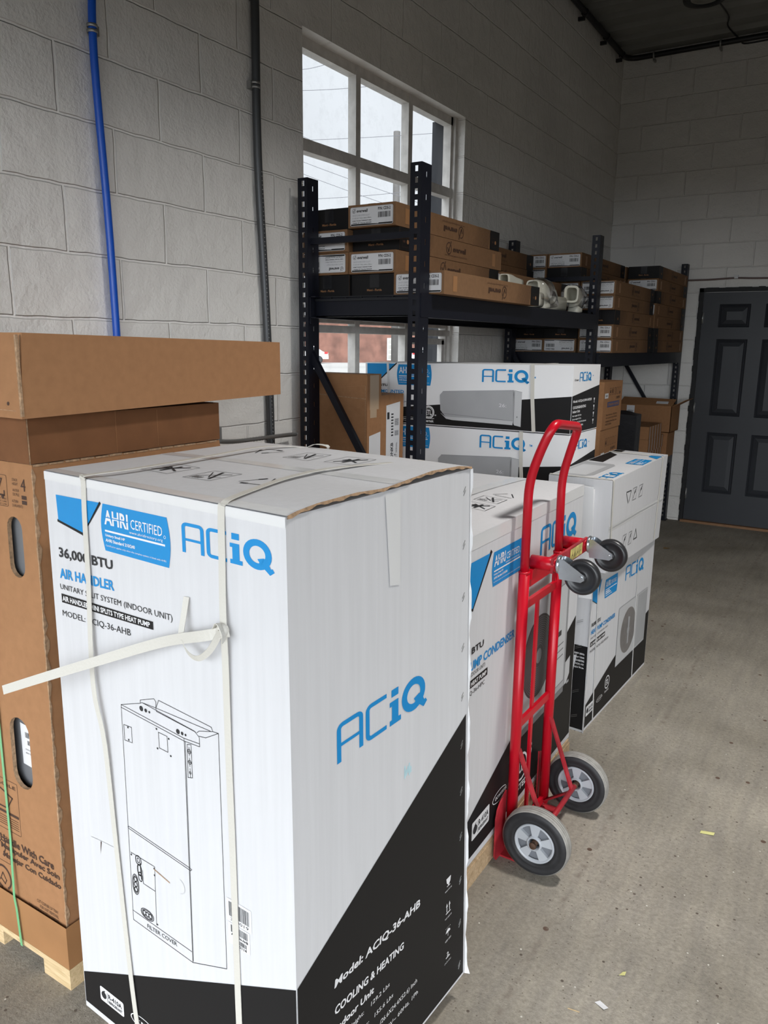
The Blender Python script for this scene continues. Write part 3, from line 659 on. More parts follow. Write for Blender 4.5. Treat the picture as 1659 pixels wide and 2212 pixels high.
bm = bmesh.new(); bx(bm, 0.285, 0.30, 1.965, 1.985, 1.235, 1.285); link('end_bracket', bm, M_bracket, t)
# black pipe along the ceiling line
t = thing('black_ceiling_pipe', 'black pipe following the top of both walls round the dark corner', 'pipe', (0.06, 7.35, 3.95))
bm = bmesh.new(); tube(bm, smooth_path([(0.05, 0.5, 4.0), (0.05, 7.36, 4.005), (5.9, 7.36, 4.005)], 0.12, 8), 0.022, 12); link('pipe', bm, M_blackp, t)
for x in (0.27, 0.80, 1.6): 
    bm = bmesh.new(); lathe(bm, (x, 7.36, 4.005), (1, 0, 0), [(0.023, 0), (0.027, 0), (0.027, 0.014), (0.023, 0.014)], 16); bx(bm, x, x + 0.014, 7.36, 7.43, 3.965, 3.985); link('pipe_clamp', bm, M_bracket, t)
for y in (6.2, 6.75, 7.2):
    bm = bmesh.new(); lathe(bm, (0.05, y, 4.0), (0, 1, 0), [(0.023, 0), (0.028, 0), (0.028, 0.02), (0.023, 0.02)], 16); bx(bm, 0, 0.05, y, y + 0.02, 3.95, 3.975); link('pipe_clamp', bm, M_blackp, t)
bm = bmesh.new(); tube(bm, catmull([(0.03, 5.2, 4.03), (0.035, 6.0, 4.02), (0.03, 6.8, 4.03), (0.03, 7.3, 4.03)], 5), 0.016, 8)
tag(recentre(link('black_cable', bm, M_blackp)), 'thick black cable lying above the ceiling pipe along the window wall', 'cable')
# lamp
t = thing('ceiling_lamp', 'added fill lamp out of view above the frame, brightening cartons and floor', 'lamp', (FILL_XY[0], FILL_XY[1], 3.80))
bm = bmesh.new(); lathe(bm, (FILL_XY[0], FILL_XY[1], 3.80), (0, 0, 1), [(0.175, 0.0), (0.19, 0.0), (0.19, 0.03), (0.10, 0.12), (0.03, 0.20), (0.03, 0.26), (0, 0.26)], 36); link('housing', bm, M_blackp, t)  # housing around the added fill light, never in view
t = thing('ceiling_lamp', 'round dark ceiling lamp hanging at the top edge of the view, switched off', 'lamp', (0.92, 6.22, 3.90))
bm = bmesh.new(); lathe(bm, (0.90, 6.17, 3.90), (0, 0, 1), [(0.085, 0.012), (0.105, 0.0), (0.135, 0.0), (0.142, 0.02), (0.13, 0.07), (0.06, 0.10), (0.03, 0.16), (0, 0.165)], 36); link('housing', bm, M_blackp, t)
bm = bmesh.new(); lathe(bm, (0.90, 6.17, 3.905), (0, 0, 1), [(0.0, 0.006), (0.05, 0.002), (0.05, 0.008), (0.085, 0.004), (0.106, 0.008)], 36); link('lens', bm, M_lens, t)
bm = bmesh.new(); tube(bm, catmull([(0.94, 6.30, 3.96), (0.93, 6.9, 4.04), (0.885, 7.15, 4.06), (0.90, 7.28, 4.05), (0.955, 7.38, 4.01), (1.0, 7.41, 3.985), (1.3, 7.41, 3.99)], 6), 0.006, 6)
tag(recentre(link('lamp_cable', bm, M_blackp)), 'thin dark cable from the ceiling lamp down to the black pipe', 'cable')
t = thing('wall_cable', 'thin brown cable fixed level across the end wall above the door', 'cable', (1.2, 7.42, 2.1))
bm = bmesh.new(); tube(bm, catmull([(0.05, 7.42, 2.15), (0.74, 7.42, 2.152), (0.9, 7.42, 2.153), (1.1, 7.42, 2.160), (1.35, 7.42, 2.152), (2.2, 7.42, 2.15)], 5), 0.0075, 8); link('cable', bm, mat('brown_cable', (0.16, 0.11, 0.10), 0.5), t)
bm = bmesh.new(); bx(bm, 1.085, 1.115, 7.408, 7.43, 2.155, 2.185); link('cable_clip', bm, M_paper, t)

# ================================================================== STORAGE RACK (two bays, six uprights)
def slotted(bm, o, d, w, z0, z1, pitch, hw, hh, ph, th=0.0022):
    o = Vector(o); d = Vector(d); nrm = d.cross(Vector((0, 0, 1))); sw = (w - hw) / 2
    def seg(a, b, za, zb): obox(bm, o + d * (a + b) / 2 + Vector((0, 0, (za + zb) / 2)), d * (b - a) / 2, nrm * th / 2, Vector((0, 0, (zb - za) / 2)))
    seg(0, sw, z0, z1); seg(w - sw, w, z0, z1); z = z1 - ph
    top = z1
    while z - hh > z0:
        seg(sw, sw + hw, z, top); top = z - hh; z -= pitch
    seg(sw, sw + hw, z0, top)
rack = thing('storage_rack', 'navy steel storage rack with perforated uprights standing along the window wall', 'rack', (0.4, 4.9, 0))
def upright(x, y, zt):
    bm = bmesh.new()
    slotted(bm, (x - 0.045, y, 0), (1, 0, 0), 0.045, 0.0, zt, 0.041, 0.013, 0.021, 0.012)
    slotted(bm, (x, y, 0), (0, 1, 0), 0.075, 0.0, zt, 0.082, 0.006, 0.020, 0.030)
    bx(bm, x - 0.05, x - 0.045, y, y + 0.012, 0, zt); bx(bm, x - 0.014, x, y + 0.072, y + 0.075, 0, zt); bx(bm, x - 0.055, x + 0.01, y - 0.008, y + 0.08, 0, 0.006)
    link('upright_post', bm, M_rack, rack)
for x, y, zt in ((0.66, 2.725, 2.25), (0.10, 2.745, 2.25), (0.66, 4.98, 2.25), (0.10, 4.98, 2.25), (0.71, 7.345, 2.285), (0.10, 7.345, 2.285)): upright(x, y, zt)
def beam(a, b, z0, z1, w=0.035):
    bm = bmesh.new(); a = Vector(a); b_ = Vector(b); d = (b_ - a).normalized(); s = d.cross(Vector((0, 0, 1)))
    m = (a + b_) / 2; L = (b_ - a).length / 2; zc = (z0 + z1) / 2; h = (z1 - z0) / 2
    obox(bm, (m.x, m.y, zc), d * L, s * 0.0015 + s * 0, Vector((0, 0, h)))
    obox(bm, Vector((m.x, m.y, z1 - 0.002)) - s * w / 2, d * L, s * w / 2, Vector((0, 0, 0.002)))
    obox(bm, Vector((m.x, m.y, z0 + 0.002)) - s * w / 2, d * L, s * w / 2, Vector((0, 0, 0.002)))
    for e in (-1, 1):
        c = Vector((m.x, m.y, zc - 0.012)) + d * (L - 0.012) * e - s * 0.006; obox(bm, c, d * 0.012, s * 0.004, Vector((0, 0, h + 0.012)))
    link('shelf_beam', bm, M_rack, rack)
Z1, Z2, Z3 = 1.772, 1.534, 0.63
beam((0.662, 2.735, 0), (0.662, 4.98, 0), Z1 - 0.092, Z1 - 0.001); beam((0.10, 4.98, 0), (0.10, 2.75, 0), Z1 - 0.092, Z1 - 0.001)
beam((0.672, 5.06, 0), (0.712, 7.345, 0), Z2 - 0.092, Z2 - 0.001); beam((0.10, 7.345, 0), (0.10, 5.06, 0), Z2 - 0.092, Z2 - 0.001)
beam((0.672, 5.06, 0), (0.712, 7.345, 0), Z3 - 0.08, Z3 - 0.001); beam((0.10, 7.345, 0), (0.10, 5.06, 0), Z3 - 0.08, Z3 - 0.001)
def side_beam(x0, x1, y, z0, z1):
    bm = bmesh.new(); bx(bm, x0, x1, y, y + 0.003, z0, z1); bx(bm, x0, x1, y, y + 0.03, z0, z0 + 0.004); link('side_beam', bm, M_rack, rack)
side_beam(0.10, 0.66, 2.80, Z1 - 0.085, Z1 - 0.004); side_beam(0.10, 0.66, 4.95, Z1 - 0.085, Z1 - 0.004); side_beam(0.10, 0.66, 5.07, Z2 - 0.085, Z2 - 0.004); side_beam(0.10, 0.71, 7.31, Z2 - 0.085, Z2 - 0.004)
def deck(x0, x1, y0, y1, z):
    bm = bmesh.new(); n = 22
    for i in range(n + 1): bx(bm, x0, x1, y0 + (y1 - y0) * i / n - 0.002, y0 + (y1 - y0) * i / n + 0.002, z - 0.005, z - 0.001)
    for i in range(9): bx(bm, x0 + (x1 - x0) * i / 8 - 0.002, x0 + (x1 - x0) * i / 8 + 0.002, y0, y1, z - 0.009, z - 0.005)
    bx(bm, x0, x1, y0, y1, z - 0.020, z - 0.010)
    link('shelf_deck', bm, M_rackd, rack)
deck(0.03, 0.655, 2.79, 4.96, Z1); deck(0.03, 0.68, 5.08, 7.33, Z2); deck(0.03, 0.68, 5.08, 7.33, Z3)
for y in (2.765, 5.02, 7.385):
    bm = bmesh.new(); x1 = 0.63 if y < 7 else 0.68; bx(bm, 0.085, x1, y, y + 0.024, 1.985, 2.010); link('horizontal_brace', bm, M_rack, rack)
    bm = bmesh.new(); bx(bm, 0.085, x1, y, y + 0.024, 0.30, 0.325); link('horizontal_brace', bm, M_rack, rack)
    bm = bmesh.new(); bar(bm, (0.07, y + 0.012, 1.56 if y < 7 else 1.66), (x1, y + 0.012, 0.69 if y < 7 else 0.72), 0.020, 0.030, (0, 0, 1)); link('diagonal_brace', bm, M_rack, rack)

# ================================================================== LINE-SET COVER CARTONS ON THE RACK
EW, EH, EL = 0.232, 0.0905, 1.03
def check_mark(pr, s, t, r, m):
    pr.ring(s, t, r * 0.84, r, m, 1, 20, 70, 400)
    pr.line([(s - 0.45 * r / pr.P.W, t + 0.05 * r / pr.P.H), (s - 0.05 * r / pr.P.W, t - 0.5 * r / pr.P.H), (s + 0.75 * r / pr.P.W, t + 1.1 * r / pr.P.H)], m, r * 0.22, 1)
def cover_carton(side_inv, worn=0):
    """label end at y=0, black printed end at y=EL"""
    t = thing('cover_carton', 'x', 'carton', (0, 0, 0), 'long brown cartons on the rack')
    h = 0.003
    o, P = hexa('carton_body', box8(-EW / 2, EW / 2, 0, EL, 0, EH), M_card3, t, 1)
    pr = Print(P['front']); pr.rrect(0.045, 0.07, 0.955, 0.90, M_paper, 0.008)
    pr.line([(0.052, 0.08), (0.948, 0.08), (0.948, 0.89), (0.052, 0.89)], M_ink, 0.0008, 1, True)
    check_mark(pr, 0.125, 0.73, 0.0085, M_ink); pr.text('everwell', 0.185, 0.66, 0.42, 0.80, M_ink, True, 1, 0.1)
    pr.text('P/N: CDS-2', 0.64, 0.70, 0.90, 0.83, M_ink, True); pr.barcode(0.64, 0.38, 0.90, 0.62, M_ink, seed=3)
    pr.text('LINE SET COVER SYSTEM COLLECT', 0.095, 0.50, 0.47, 0.57, M_grey)
    for i, tx in enumerate(('3" x 4.5" x 41", 7.5mm x 62mm x 990mm,', 'In-feed / Un-mont / Undrawed: 41 sheet', '1 Flexible: 50" / Duct for 9.99/18.99')):
        pr.text(tx, 0.095, 0.385 - i * 0.105, 0.50, 0.44 - i * 0.105, M_ink, i > 0)
    pr.poly([(0.065, 0.10), (0.935, 0.10), (0.945, 0.16), (0.66, 0.16), (0.64, 0.125), (0.40, 0.125), (0.38, 0.16), (0.065, 0.16)], M_black, 1)
    pr.done('shipping_label', t, 'white shipping label with barcode')
    # black end and wrap
    pr = Print(P['back']); pr.rect(0, 0, 1, 1, M_black); pr.text('Miami - Florida', 0.34, 0.24, 0.66, 0.34, M_card, True); pr.rect(0.40, 0.40, 0.60, 1.0, M_bag, 1); pr.done('black_end_print', t, 'black printed end')
    for k, fl in (('right', side_inv), ('left', not side_inv)):
        pr = Print(P[k], flip=False); a = 0.89 if k == 'right' else 0.0; b_ = 1.0 if k == 'right' else 0.11
        pr.rect(a, 0, b_, 1, M_black)
        for i in range(13):
            w = (13 - i) / 13 * 0.0065; s0 = (a - 0.012 * (i + 1)) if k == 'right' else (b_ + 0.012 * (i + 1)); sl = -0.03
            pr.line([(s0 + sl * 0.5, 0.02), (s0 - sl * 0.5, 0.98)], M_cardink, w * 0.45 + 0.0006)
        sa_ = a + 0.055 if k == 'right' else 0.055
        pr.line([(sa_ - 0.035, 0.15), (sa_ + 0.02, 0.15), (sa_ + 0.02, 0.6), (sa_ - 0.035, 0.6)], M_cardink, 0.001, 1, True); pr.disc(sa_ + 0.008, 0.4, 0.009, M_card, 1); pr.rect(sa_ - 0.03, 0.35, sa_ - 0.012, 0.45, M_cardink, 1)
        pr.done('wrap_print', t)
        c0 = 0.49 if k == 'right' else 0.51
        pr = Print(P[k], flip=fl); 
        if fl: c0 = 1 - c0
        check_mark(pr, c0 - 0.085, 0.56, 0.027, M_cardink); pr.text('everwell', c0 - 0.045, 0.42, c0 + 0.085, 0.70, M_cardink, True, 1, 0.05)
        pr.text('Line Set Cover System for 9/2.5"x3.5"x3.5"', c0 - 0.12, 0.17, c0 + 0.10, 0.27, M_cardink, False)
        pr.done('side_logo', t)
        pr = Print(P[k]); pr.rect(0.075, 0.15, 0.11, 0.82, M_card2) if k == 'right' else pr.rect(0.89, 0.15, 0.925, 0.82, M_card2)
        pr.done('glue_patch', t)
    pr = Print(P['top']); pr.rect(0.42, 0, 0.58, 1, M_btape); pr.done('tape_strip', t)
    return t
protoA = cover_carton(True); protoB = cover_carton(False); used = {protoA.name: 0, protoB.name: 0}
def dup(root):
    r = root.copy(); C.objects.link(r)
    for ch in list(root.children):
        c = ch.copy(); C.objects.link(c); c.parent = r; c.matrix_parent_inverse = ch.matrix_parent_inverse.copy()
        for g in list(ch.children):
            d = g.copy(); C.objects.link(d); d.parent = c
    return r
def put(x, y, z, end, label, side='inv', upside=False, yaw=0.0):
    """end: 'label' or 'black' toward the room; upside: carton turned over"""
    src = protoA if (side == 'inv') == (end == 'label') else protoB
    o = src if used[src.name] == 0 else dup(src); used[src.name] += 1
    o['label'] = label
    Rm = Matrix.Identity(4)
    if upside: Rm = Matrix.Translation((0, 0, EH)) @ Matrix.Rotation(PI, 4, 'Y')
    if end == 'black': Rm = Matrix.Translation((0, EL, 0)) @ Matrix.Rotation(PI, 4, 'Z') @ Rm
    o.matrix_world = Matrix.Translation((x, y, z)) @ Matrix.Rotation(yaw, 4, 'Z') @ Rm
    return o
ROWH = 0.0922
cA, cB, cC = 0.125, 0.362, 0.602
ordw = ['lowest', 'second-lowest', 'third-lowest', 'fourth-lowest', 'fifth-lowest', 'sixth-lowest', 'topmost']
colw = {'A': 'in wall column', 'B': 'in middle column', 'C': 'in aisle column'}
def lab(col, row, nrows, grp, end, upside):
    e = {'label': 'inverted white label' if upside else 'white label', 'black': 'black end'}[end]
    w = 'topmost' if row == nrows - 1 else ordw[row]
    return '%s carton %s, %s, %s' % (w, colw[col], grp, e)
def column(cx, col, y, z0, grp, rows):
    for i, (end, ups, side) in enumerate(rows):
        put(cx + random.uniform(-0.0015, 0.0015), y + random.uniform(-0.012, 0.012) + (0.02 if end == 'black' else 0), z0 + i * ROWH, end, lab(col, i, len(rows), grp, end, ups), side, ups)
g1 = 'near half of high shelf'; g2 = 'far half of high shelf'; g3 = 'near half of lower far shelf'; g4 = 'far half of lower far shelf'
Lb, Bk = 'label', 'black'
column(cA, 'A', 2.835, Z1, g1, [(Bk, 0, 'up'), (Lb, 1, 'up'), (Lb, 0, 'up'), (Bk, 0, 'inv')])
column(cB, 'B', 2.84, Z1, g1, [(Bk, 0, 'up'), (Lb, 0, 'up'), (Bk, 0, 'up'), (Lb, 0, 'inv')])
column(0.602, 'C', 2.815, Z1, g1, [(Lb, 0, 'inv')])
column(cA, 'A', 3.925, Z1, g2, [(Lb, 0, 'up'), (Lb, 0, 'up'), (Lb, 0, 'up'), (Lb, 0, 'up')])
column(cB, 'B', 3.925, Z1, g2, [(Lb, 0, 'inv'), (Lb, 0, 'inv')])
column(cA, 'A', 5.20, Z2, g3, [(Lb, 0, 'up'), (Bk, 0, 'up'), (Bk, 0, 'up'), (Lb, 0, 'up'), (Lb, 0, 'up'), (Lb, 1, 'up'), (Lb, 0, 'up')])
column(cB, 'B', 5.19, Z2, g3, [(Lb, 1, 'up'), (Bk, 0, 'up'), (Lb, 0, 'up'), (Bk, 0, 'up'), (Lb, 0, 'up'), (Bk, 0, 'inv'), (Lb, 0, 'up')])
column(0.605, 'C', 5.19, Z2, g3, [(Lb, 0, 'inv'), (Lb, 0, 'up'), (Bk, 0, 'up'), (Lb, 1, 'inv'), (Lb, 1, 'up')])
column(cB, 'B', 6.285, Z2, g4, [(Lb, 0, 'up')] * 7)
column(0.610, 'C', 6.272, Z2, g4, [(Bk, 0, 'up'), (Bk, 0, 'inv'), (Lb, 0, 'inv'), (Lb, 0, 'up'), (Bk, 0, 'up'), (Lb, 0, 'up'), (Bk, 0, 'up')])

# cream plastic duct elbows in bags, on the high shelf
def squircle(bm, pts, w, h, ups, n=20, wall=0.004):
    """rounded-rectangular duct through pts, open at both ends"""
    for sc in (1.0, 0.86):
        rings = []
        for i, p in enumerate(pts):
            p = Vector(p); t = (Vector(pts[min(i + 1, len(pts) - 1)]) - Vector(pts[max(i - 1, 0)])).normalized(); u = Vector(ups); u = (u - t * u.dot(t)).normalized(); v = t.cross(u)
            rg = []
            for k in range(n):
                a = 2 * PI * k / n; c, s = math.cos(a), math.sin(a)
                x = math.copysign(abs(c) ** 0.5, c) * w / 2 * sc; y = math.copysign(abs(s) ** 0.5, s) * h / 2 * sc; rg.append(bm.verts.new(p + v * x + u * y))
            rings.append(rg)
        for a, b in zip(rings, rings[1:]):
            for k in range(n): f = bm.faces.new((a[k], a[(k + 1) % n], b[(k + 1) % n], b[k])); f.smooth = True
        if sc == 1.0: outer = rings
    for e in (0, -1):
        for k in range(n): bm.faces.new((outer[e][k], outer[e][(k + 1) % n], rings[e][(k + 1) % n], rings[e][k]))
def blob(bm, pts, r, seed):
    rd = random.Random(seed); tube(bm, pts, r, 12)
    for v in bm.verts: v.co += Vector((rd.uniform(-1, 1), rd.uniform(-1, 1), rd.uniform(-1, 1))) * 0.006
t = thing('duct_elbow', 'cream duct elbow in clear bag, its mouth facing out, furthest along the high shelf', 'pipe fitting', (0.60, 4.72, Z1), 'cream duct fittings on the high shelf')
bm = bmesh.new(); squircle(bm, catmull([(0.615, 4.635, Z1 + 0.105), (0.610, 4.70, Z1 + 0.105), (0.605, 4.745, Z1 + 0.085), (0.60, 4.76, Z1 + 0.045), (0.60, 4.765, Z1 + 0.004)], 4), 0.075, 0.088, (0, 0.6, 1)); e_ = link('elbow', bm, M_pvc, t)
bm = bmesh.new(); squircle(bm, [(0.616, 4.628, Z1 + 0.105), (0.615, 4.640, Z1 + 0.105)], 0.086, 0.098, (0, 0.3, 1)); link('rim', bm, M_pvc, t)
bm = bmesh.new(); blob(bm, catmull([(0.60, 4.66, Z1 + 0.09), (0.60, 4.75, Z1 + 0.095), (0.60, 4.82, Z1 + 0.07), (0.62, 4.84, Z1 + 0.03)], 3), [0.06, 0.066, 0.068, 0.07, 0.068, 0.066, 0.06, 0.05, 0.03, 0.03][:10], 3); link('plastic_bag', bm, M_film, t)
t = thing('duct_elbow', 'cream duct elbow in crumpled clear bag, at the end of the low carton', 'pipe fitting', (0.60, 4.15, Z1), 'cream duct fittings on the high shelf')
bm = bmesh.new(); squircle(bm, catmull([(0.585, 4.09, Z1 + 0.105), (0.59, 4.15, Z1 + 0.105), (0.60, 4.19, Z1 + 0.085), (0.60, 4.20, Z1 + 0.045), (0.60, 4.205, Z1 + 0.004)], 4), 0.075, 0.088, (0, 0.6, 1)); link('elbow', bm, M_pvc, t)
bm = bmesh.new(); squircle(bm, [(0.604, 4.02, Z1 + 0.045), (0.604, 4.13, Z1 + 0.045)], 0.07, 0.08, (0, 0, 1)); link('socket', bm, M_pvc, t)
bm = bmesh.new(); blob(bm, catmull([(0.60, 4.07, Z1 + 0.10), (0.61, 4.16, Z1 + 0.095), (0.62, 4.25, Z1 + 0.07), (0.63, 4.30, Z1 + 0.03)], 3), [0.05, 0.062, 0.066, 0.066, 0.06, 0.055, 0.05, 0.045, 0.03, 0.03][:10], 5); link('plastic_bag', bm, M_film, t)
bm = bmesh.new(); squircle(bm, [(0.535, 4.30, Z1 + 0.045), (0.56, 4.62, Z1 + 0.045)], 0.075, 0.086, (0, 0, 1)); tag(recentre(link('duct_length', bm, M_pvc)), 'straight cream duct piece lying between the two elbows', 'pipe fitting', 'cream duct fittings on the high shelf')
bm = bmesh.new(); squircle(bm, catmull([(0.515, 3.86, Z1 + 0.135), (0.51, 3.93, Z1 + 0.137), (0.505, 4.0, Z1 + 0.13), (0.50, 4.10, Z1 + 0.125)], 3), 0.055, 0.06, (0, 0, 1)); tag(recentre(link('duct_length', bm, M_pvc)), 'cream bagged duct piece whose rim peeps over the low carton', 'pipe fitting', 'cream duct fittings on the high shelf')

# small packages below the lower far shelf
small = thing('small_carton', 'x', 'carton', (0, 0, 0), 'small tan cartons stacked under the far shelf')
o, P = hexa('carton_body', box8(0, 0.105, 0, 0.088, 0, 0.103), M_card, small, 1); pr = Print(P['right']); pr.rect(0.42, 0, 0.60, 1, M_tape); pr.done('tape_strip', small)
pr = Print(P['front']); pr.text('C', 0.02, 0.45, 0.16, 0.8, M_cardink, True); pr.rect(0.02, 0.3, 0.16, 0.36, M_cardink); pr.done('printed_mark', small)
k = 0
for r in range(3):
    for i in range(6):
        for c in range(2):
            if r == 2 and i > 4: continue
            o = small if k == 0 else dup(small); k += 1
            o.location = (0.605 - c * 0.108 - 0.006 * (r == 0), 6.44 + i * 0.090 + (0.005 * (r == 1)), Z3 + r * 0.1045)
            o['label'] = 'small tan carton, %s row, %s from front, %s, under far shelf' % (('bottom', 'middle', 'top')[r], ('first', 'second', 'third', 'fourth', 'fifth', 'sixth')[i], ('aisle side', 'wall side')[c])
bm = bmesh.new(); hx = box8(0.38, 0.74, 7.0, 7.28, Z3, 0.848); o, P = hexa('low_brown_carton', hx, M_card); tag(recentre(o), 'plain brown carton supporting the open carton under the far shelf', 'carton')
t = thing('open_carton', 'open brown carton with raised flaps beside the door, under the far shelf', 'carton', (0.56, 7.2, 0.849))
x0, x1, y0, y1, z0, z1 = 0.30, 0.756, 7.0, 7.335, 0.849, 1.076
bm = bmesh.new(); th = 0.005
bx(bm, x0, x1, y0, y0 + th, z0, z1); bx(bm, x0, x1, y1 - th, y1, z0, z1); bx(bm, x0, x0 + th, y0, y1, z0, z1); bx(bm, x1 - th, x1, y0, y1, z0, z1); bx(bm, x0, x1, y0, y1, z0, z0 + th)
link('carton_body', bm, M_card, t)
def flap(pts, name='flap', m=None, par=None, thk=0.004):
    bm = bmesh.new(); A = [Vector(p) for p in pts]; n = (A[1] - A[0]).cross(A[2] - A[0]).normalized() * thk
    a = [bm.verts.new(p) for p in A]; b_ = [bm.verts.new(p + n) for p in A]; bm.faces.new(a); bm.faces.new(b_)
    for i in range(len(A)): bm.faces.new((a[i], a[(i + 1) % len(A)], b_[(i + 1) % len(A)], b_[i]))
    return link(name, bm, m or M_card, par or t)
flap([(x0, y0, z1), (x1, y0, z1), (x1 + 0.015, y0 + 0.09, z1 + 0.055), (x0 + 0.02, y0 + 0.09, z1 + 0.06)])
flap([(x1, y0, z1), (x1, y1, z1), (x1 + 0.105, y1, z1 + 0.060), (x1 + 0.105, y0 + 0.02, z1 + 0.060)])
bm = bmesh.new(); obox(bm, (x1 - 0.09, y0 + 0.035, z1 + 0.028), (0.05, 0, 0), (0, 0.014, 0.009), (0, 0.0004, -0.0006)); link('paper_label', bm, M_paper, t)
pr = Print(Panel((x0, y0, z0), (x1, y0, z0), (x1, y0, z1), (x0, y0, z1), (0, -1, 0))); pr.rect(0.16, 0.45, 0.31, 0.98, M_paper); pr.barcode(0.18, 0.5, 0.29, 0.8, M_ink, seed=8); pr.done('white_sticker', t)
# tall black wrapped package
t = thing('black_package', 'tall package in black plastic wrap standing between brown cartons by the rack', 'package', (0.80, 5.35, 0))
bm = bmesh.new(); vs = box8(0.70, 0.885, 5.28, 5.46, 0, 1.125); o, P = hexa('wrapped_body', [(v[0] + 0.01 * math.sin(9 * i), v[1], v[2] + (0.012 if i in (4, 7) else 0)) for i, v in enumerate(vs)], M_bag, t, 6, 0.02)
# brown cartons with ink marks, beside the rack
def marked(z0, z1, label, full):
    t = thing('printed_carton', label, 'carton', (0.8, 4.65, z0), 'brown printed cartons stacked beside the rack')
    jx = 0.0 if full else -0.006
    o, P = hexa('carton_body', box8(0.70 + jx, 0.90 + jx, 4.47, 4.85, z0, z1), M_card, t, 2)
    pr = Print(P['right']); 
    if full:
        for i in range(5): pr.line([(0.30 + i * 0.13, 0.72), (0.38 + i * 0.13, 0.72), (0.38 + i * 0.13, 0.86), (0.30 + i * 0.13, 0.86)], M_cardink, 0.0018, 0, True)
        pr.poly([(0.31, 0.76), (0.37, 0.76), (0.34, 0.84)], M_cardink, 1); pr.rect(0.45, 0.75, 0.48, 0.84, M_cardink, 1); pr.disc(0.86, 0.75, 0.008, M_cardink, 1); pr.line([(0.62, 0.74), (0.62, 0.85)], M_cardink, 0.004, 1)
        pr.text('2 SETS', 0.66, 0.62, 0.88, 0.67, M_cardink, True)
        pr.rect(0.22, 0.46, 0.86, 0.57, M_bluecard); pr.text('DRAIN HOSE', 0.26, 0.485, 0.82, 0.545, M_card, True)
        for i, tx in enumerate(('Flame Retardant : CPE-JOINT', '5/8" x 32.8 Ft (20.0m) PE RING', 'Insulated Drain Hose Line', 'MADE IN CHINA')): pr.text(tx, 0.18, 0.27 - i * 0.065, 0.78 if i < 3 else 0.5, 0.315 - i * 0.065, M_cardink)
        pr.done('printed_marks', t); pr = Print(P['right']); pr.rect(0.06, 0.655, 0.24, 0.76, M_paper); pr.text('HDH', 0.10, 0.685, 0.20, 0.73, M_ink, True); pr.done('white_sticker', t, 'small white sticker')
    else:
        for i in range(5): pr.line([(0.30 + i * 0.13, 0.62), (0.38 + i * 0.13, 0.62), (0.38 + i * 0.13, 0.78), (0.30 + i * 0.13, 0.78)], M_cardink, 0.0018, 0, True)
        pr.poly([(0.31, 0.65), (0.37, 0.65), (0.34, 0.75)], M_cardink, 1); pr.text('2 SETS', 0.60, 0.5, 0.86, 0.56, M_cardink, True); pr.rect(0.40, 0.28, 0.9, 0.4, M_bluecard); pr.done('printed_marks', t)
        pr = Print(P['right']); pr.rect(0.10, 0.36, 0.28, 0.49, M_paper); pr.text('HDH', 0.13, 0.40, 0.25, 0.45, M_ink, True); pr.done('white_sticker', t, 'small white sticker')
hz = 0.275
marked(4 * hz, 5 * hz, 'brown carton with blue printed panel, topmost of the stack behind the wall-unit cartons', True)
marked(3 * hz, 4 * hz, 'brown carton with small white sticker, directly under the topmost of its stack', False)
for i, nm in enumerate(('lowest', 'second from the floor', 'third from the floor')):
    o, P = hexa('printed_carton', box8(0.70, 0.895, 4.47, 4.85, i * hz, (i + 1) * hz), M_card); tag(recentre(o), 'plain brown carton, %s in the stack beside the rack' % nm, 'carton', 'brown printed cartons stacked beside the rack')
# brown cartons standing by the near end of the rack
t = thing('tall_brown_carton', 'brown carton with folded tape and blank paper slip, nearer of two by the rack brace', 'carton', (0.2, 2.93, 0.0))
o, P = hexa('carton_body', box8(0.03, 0.335, 2.855, 2.970, 0.55, 1.440), M_card, t, 4)
pr = Print(P['right']); pr.rect(0.18, 0.83, 0.82, 1.0, M_btape); pr.rect(0.2, 0.79, 0.66, 0.83, M_btape, 1); pr.done('tape_strip', t)
pr = Print(P['right']); pr.poly([(0.12, 0.44), (0.96, 0.44), (0.95, 0.715), (0.14, 0.70)], M_paper); pr.text('TC-36K-230A', 0.25, 0.565, 0.8, 0.575, M_ink); pr.done('paper_slip', t); pr = Print(P['right']); pr.disc(0.55, 0.38, 0.018, M_green); pr.done('green_sticker', t)
pr = Print(P['front']); pr.line([(0, 0.90), (0.97, 0.885)], M_cut, 0.003); pr.line([(0.02, 0.925), (0.97, 0.95)], M_card2, 0.002); pr.line([(0.97, 0.0), (0.97, 0.95)], M_cut, 0.002); pr.done('crease', t)
bm = bmesh.new(); bx(bm, 0.03, 0.335, 2.85, 2.97, 1.440, 1.444); link('top_flap', bm, M_card, t)
t2 = thing('labelled_brown_carton', 'brown carton with large white barcode label, right behind the taped carton', 'carton', (0.2, 3.08, 0.0))
o, P = hexa('carton_body', box8(0.05, 0.332, 2.975, 3.172, 0.55, 1.348), M_card, t2, 4)
pr = Print(P['right']); pr.poly([(0.22, 0.50), (0.82, 0.50), (0.84, 0.955), (0.22, 0.94)], M_paper); pr.text('EHC10DNKB', 0, 0, 1, 1, M_ink) if False else None
def vtext(pr, txt, s0, s1, t0, t1, m, bold=False):
    """text running up the panel"""
    vs, fs = glyphs(txt, bold); k = pr.mi(m); nv = [pr.q(s1 - (s1 - s0) * y, t0 + (t1 - t0) * x, pr.off + 0.0004) for x, y in vs]
    for f in fs:
        ff = pr.bm.faces.new([nv[i] for i in f]); ff.material_index = k
vtext(pr, 'EHC10DNKB', 0.42, 0.54, 0.53, 0.72, M_ink, True); vtext(pr, 'PRODUCT SERIAL', 0.66, 0.72, 0.55, 0.72, M_ink)
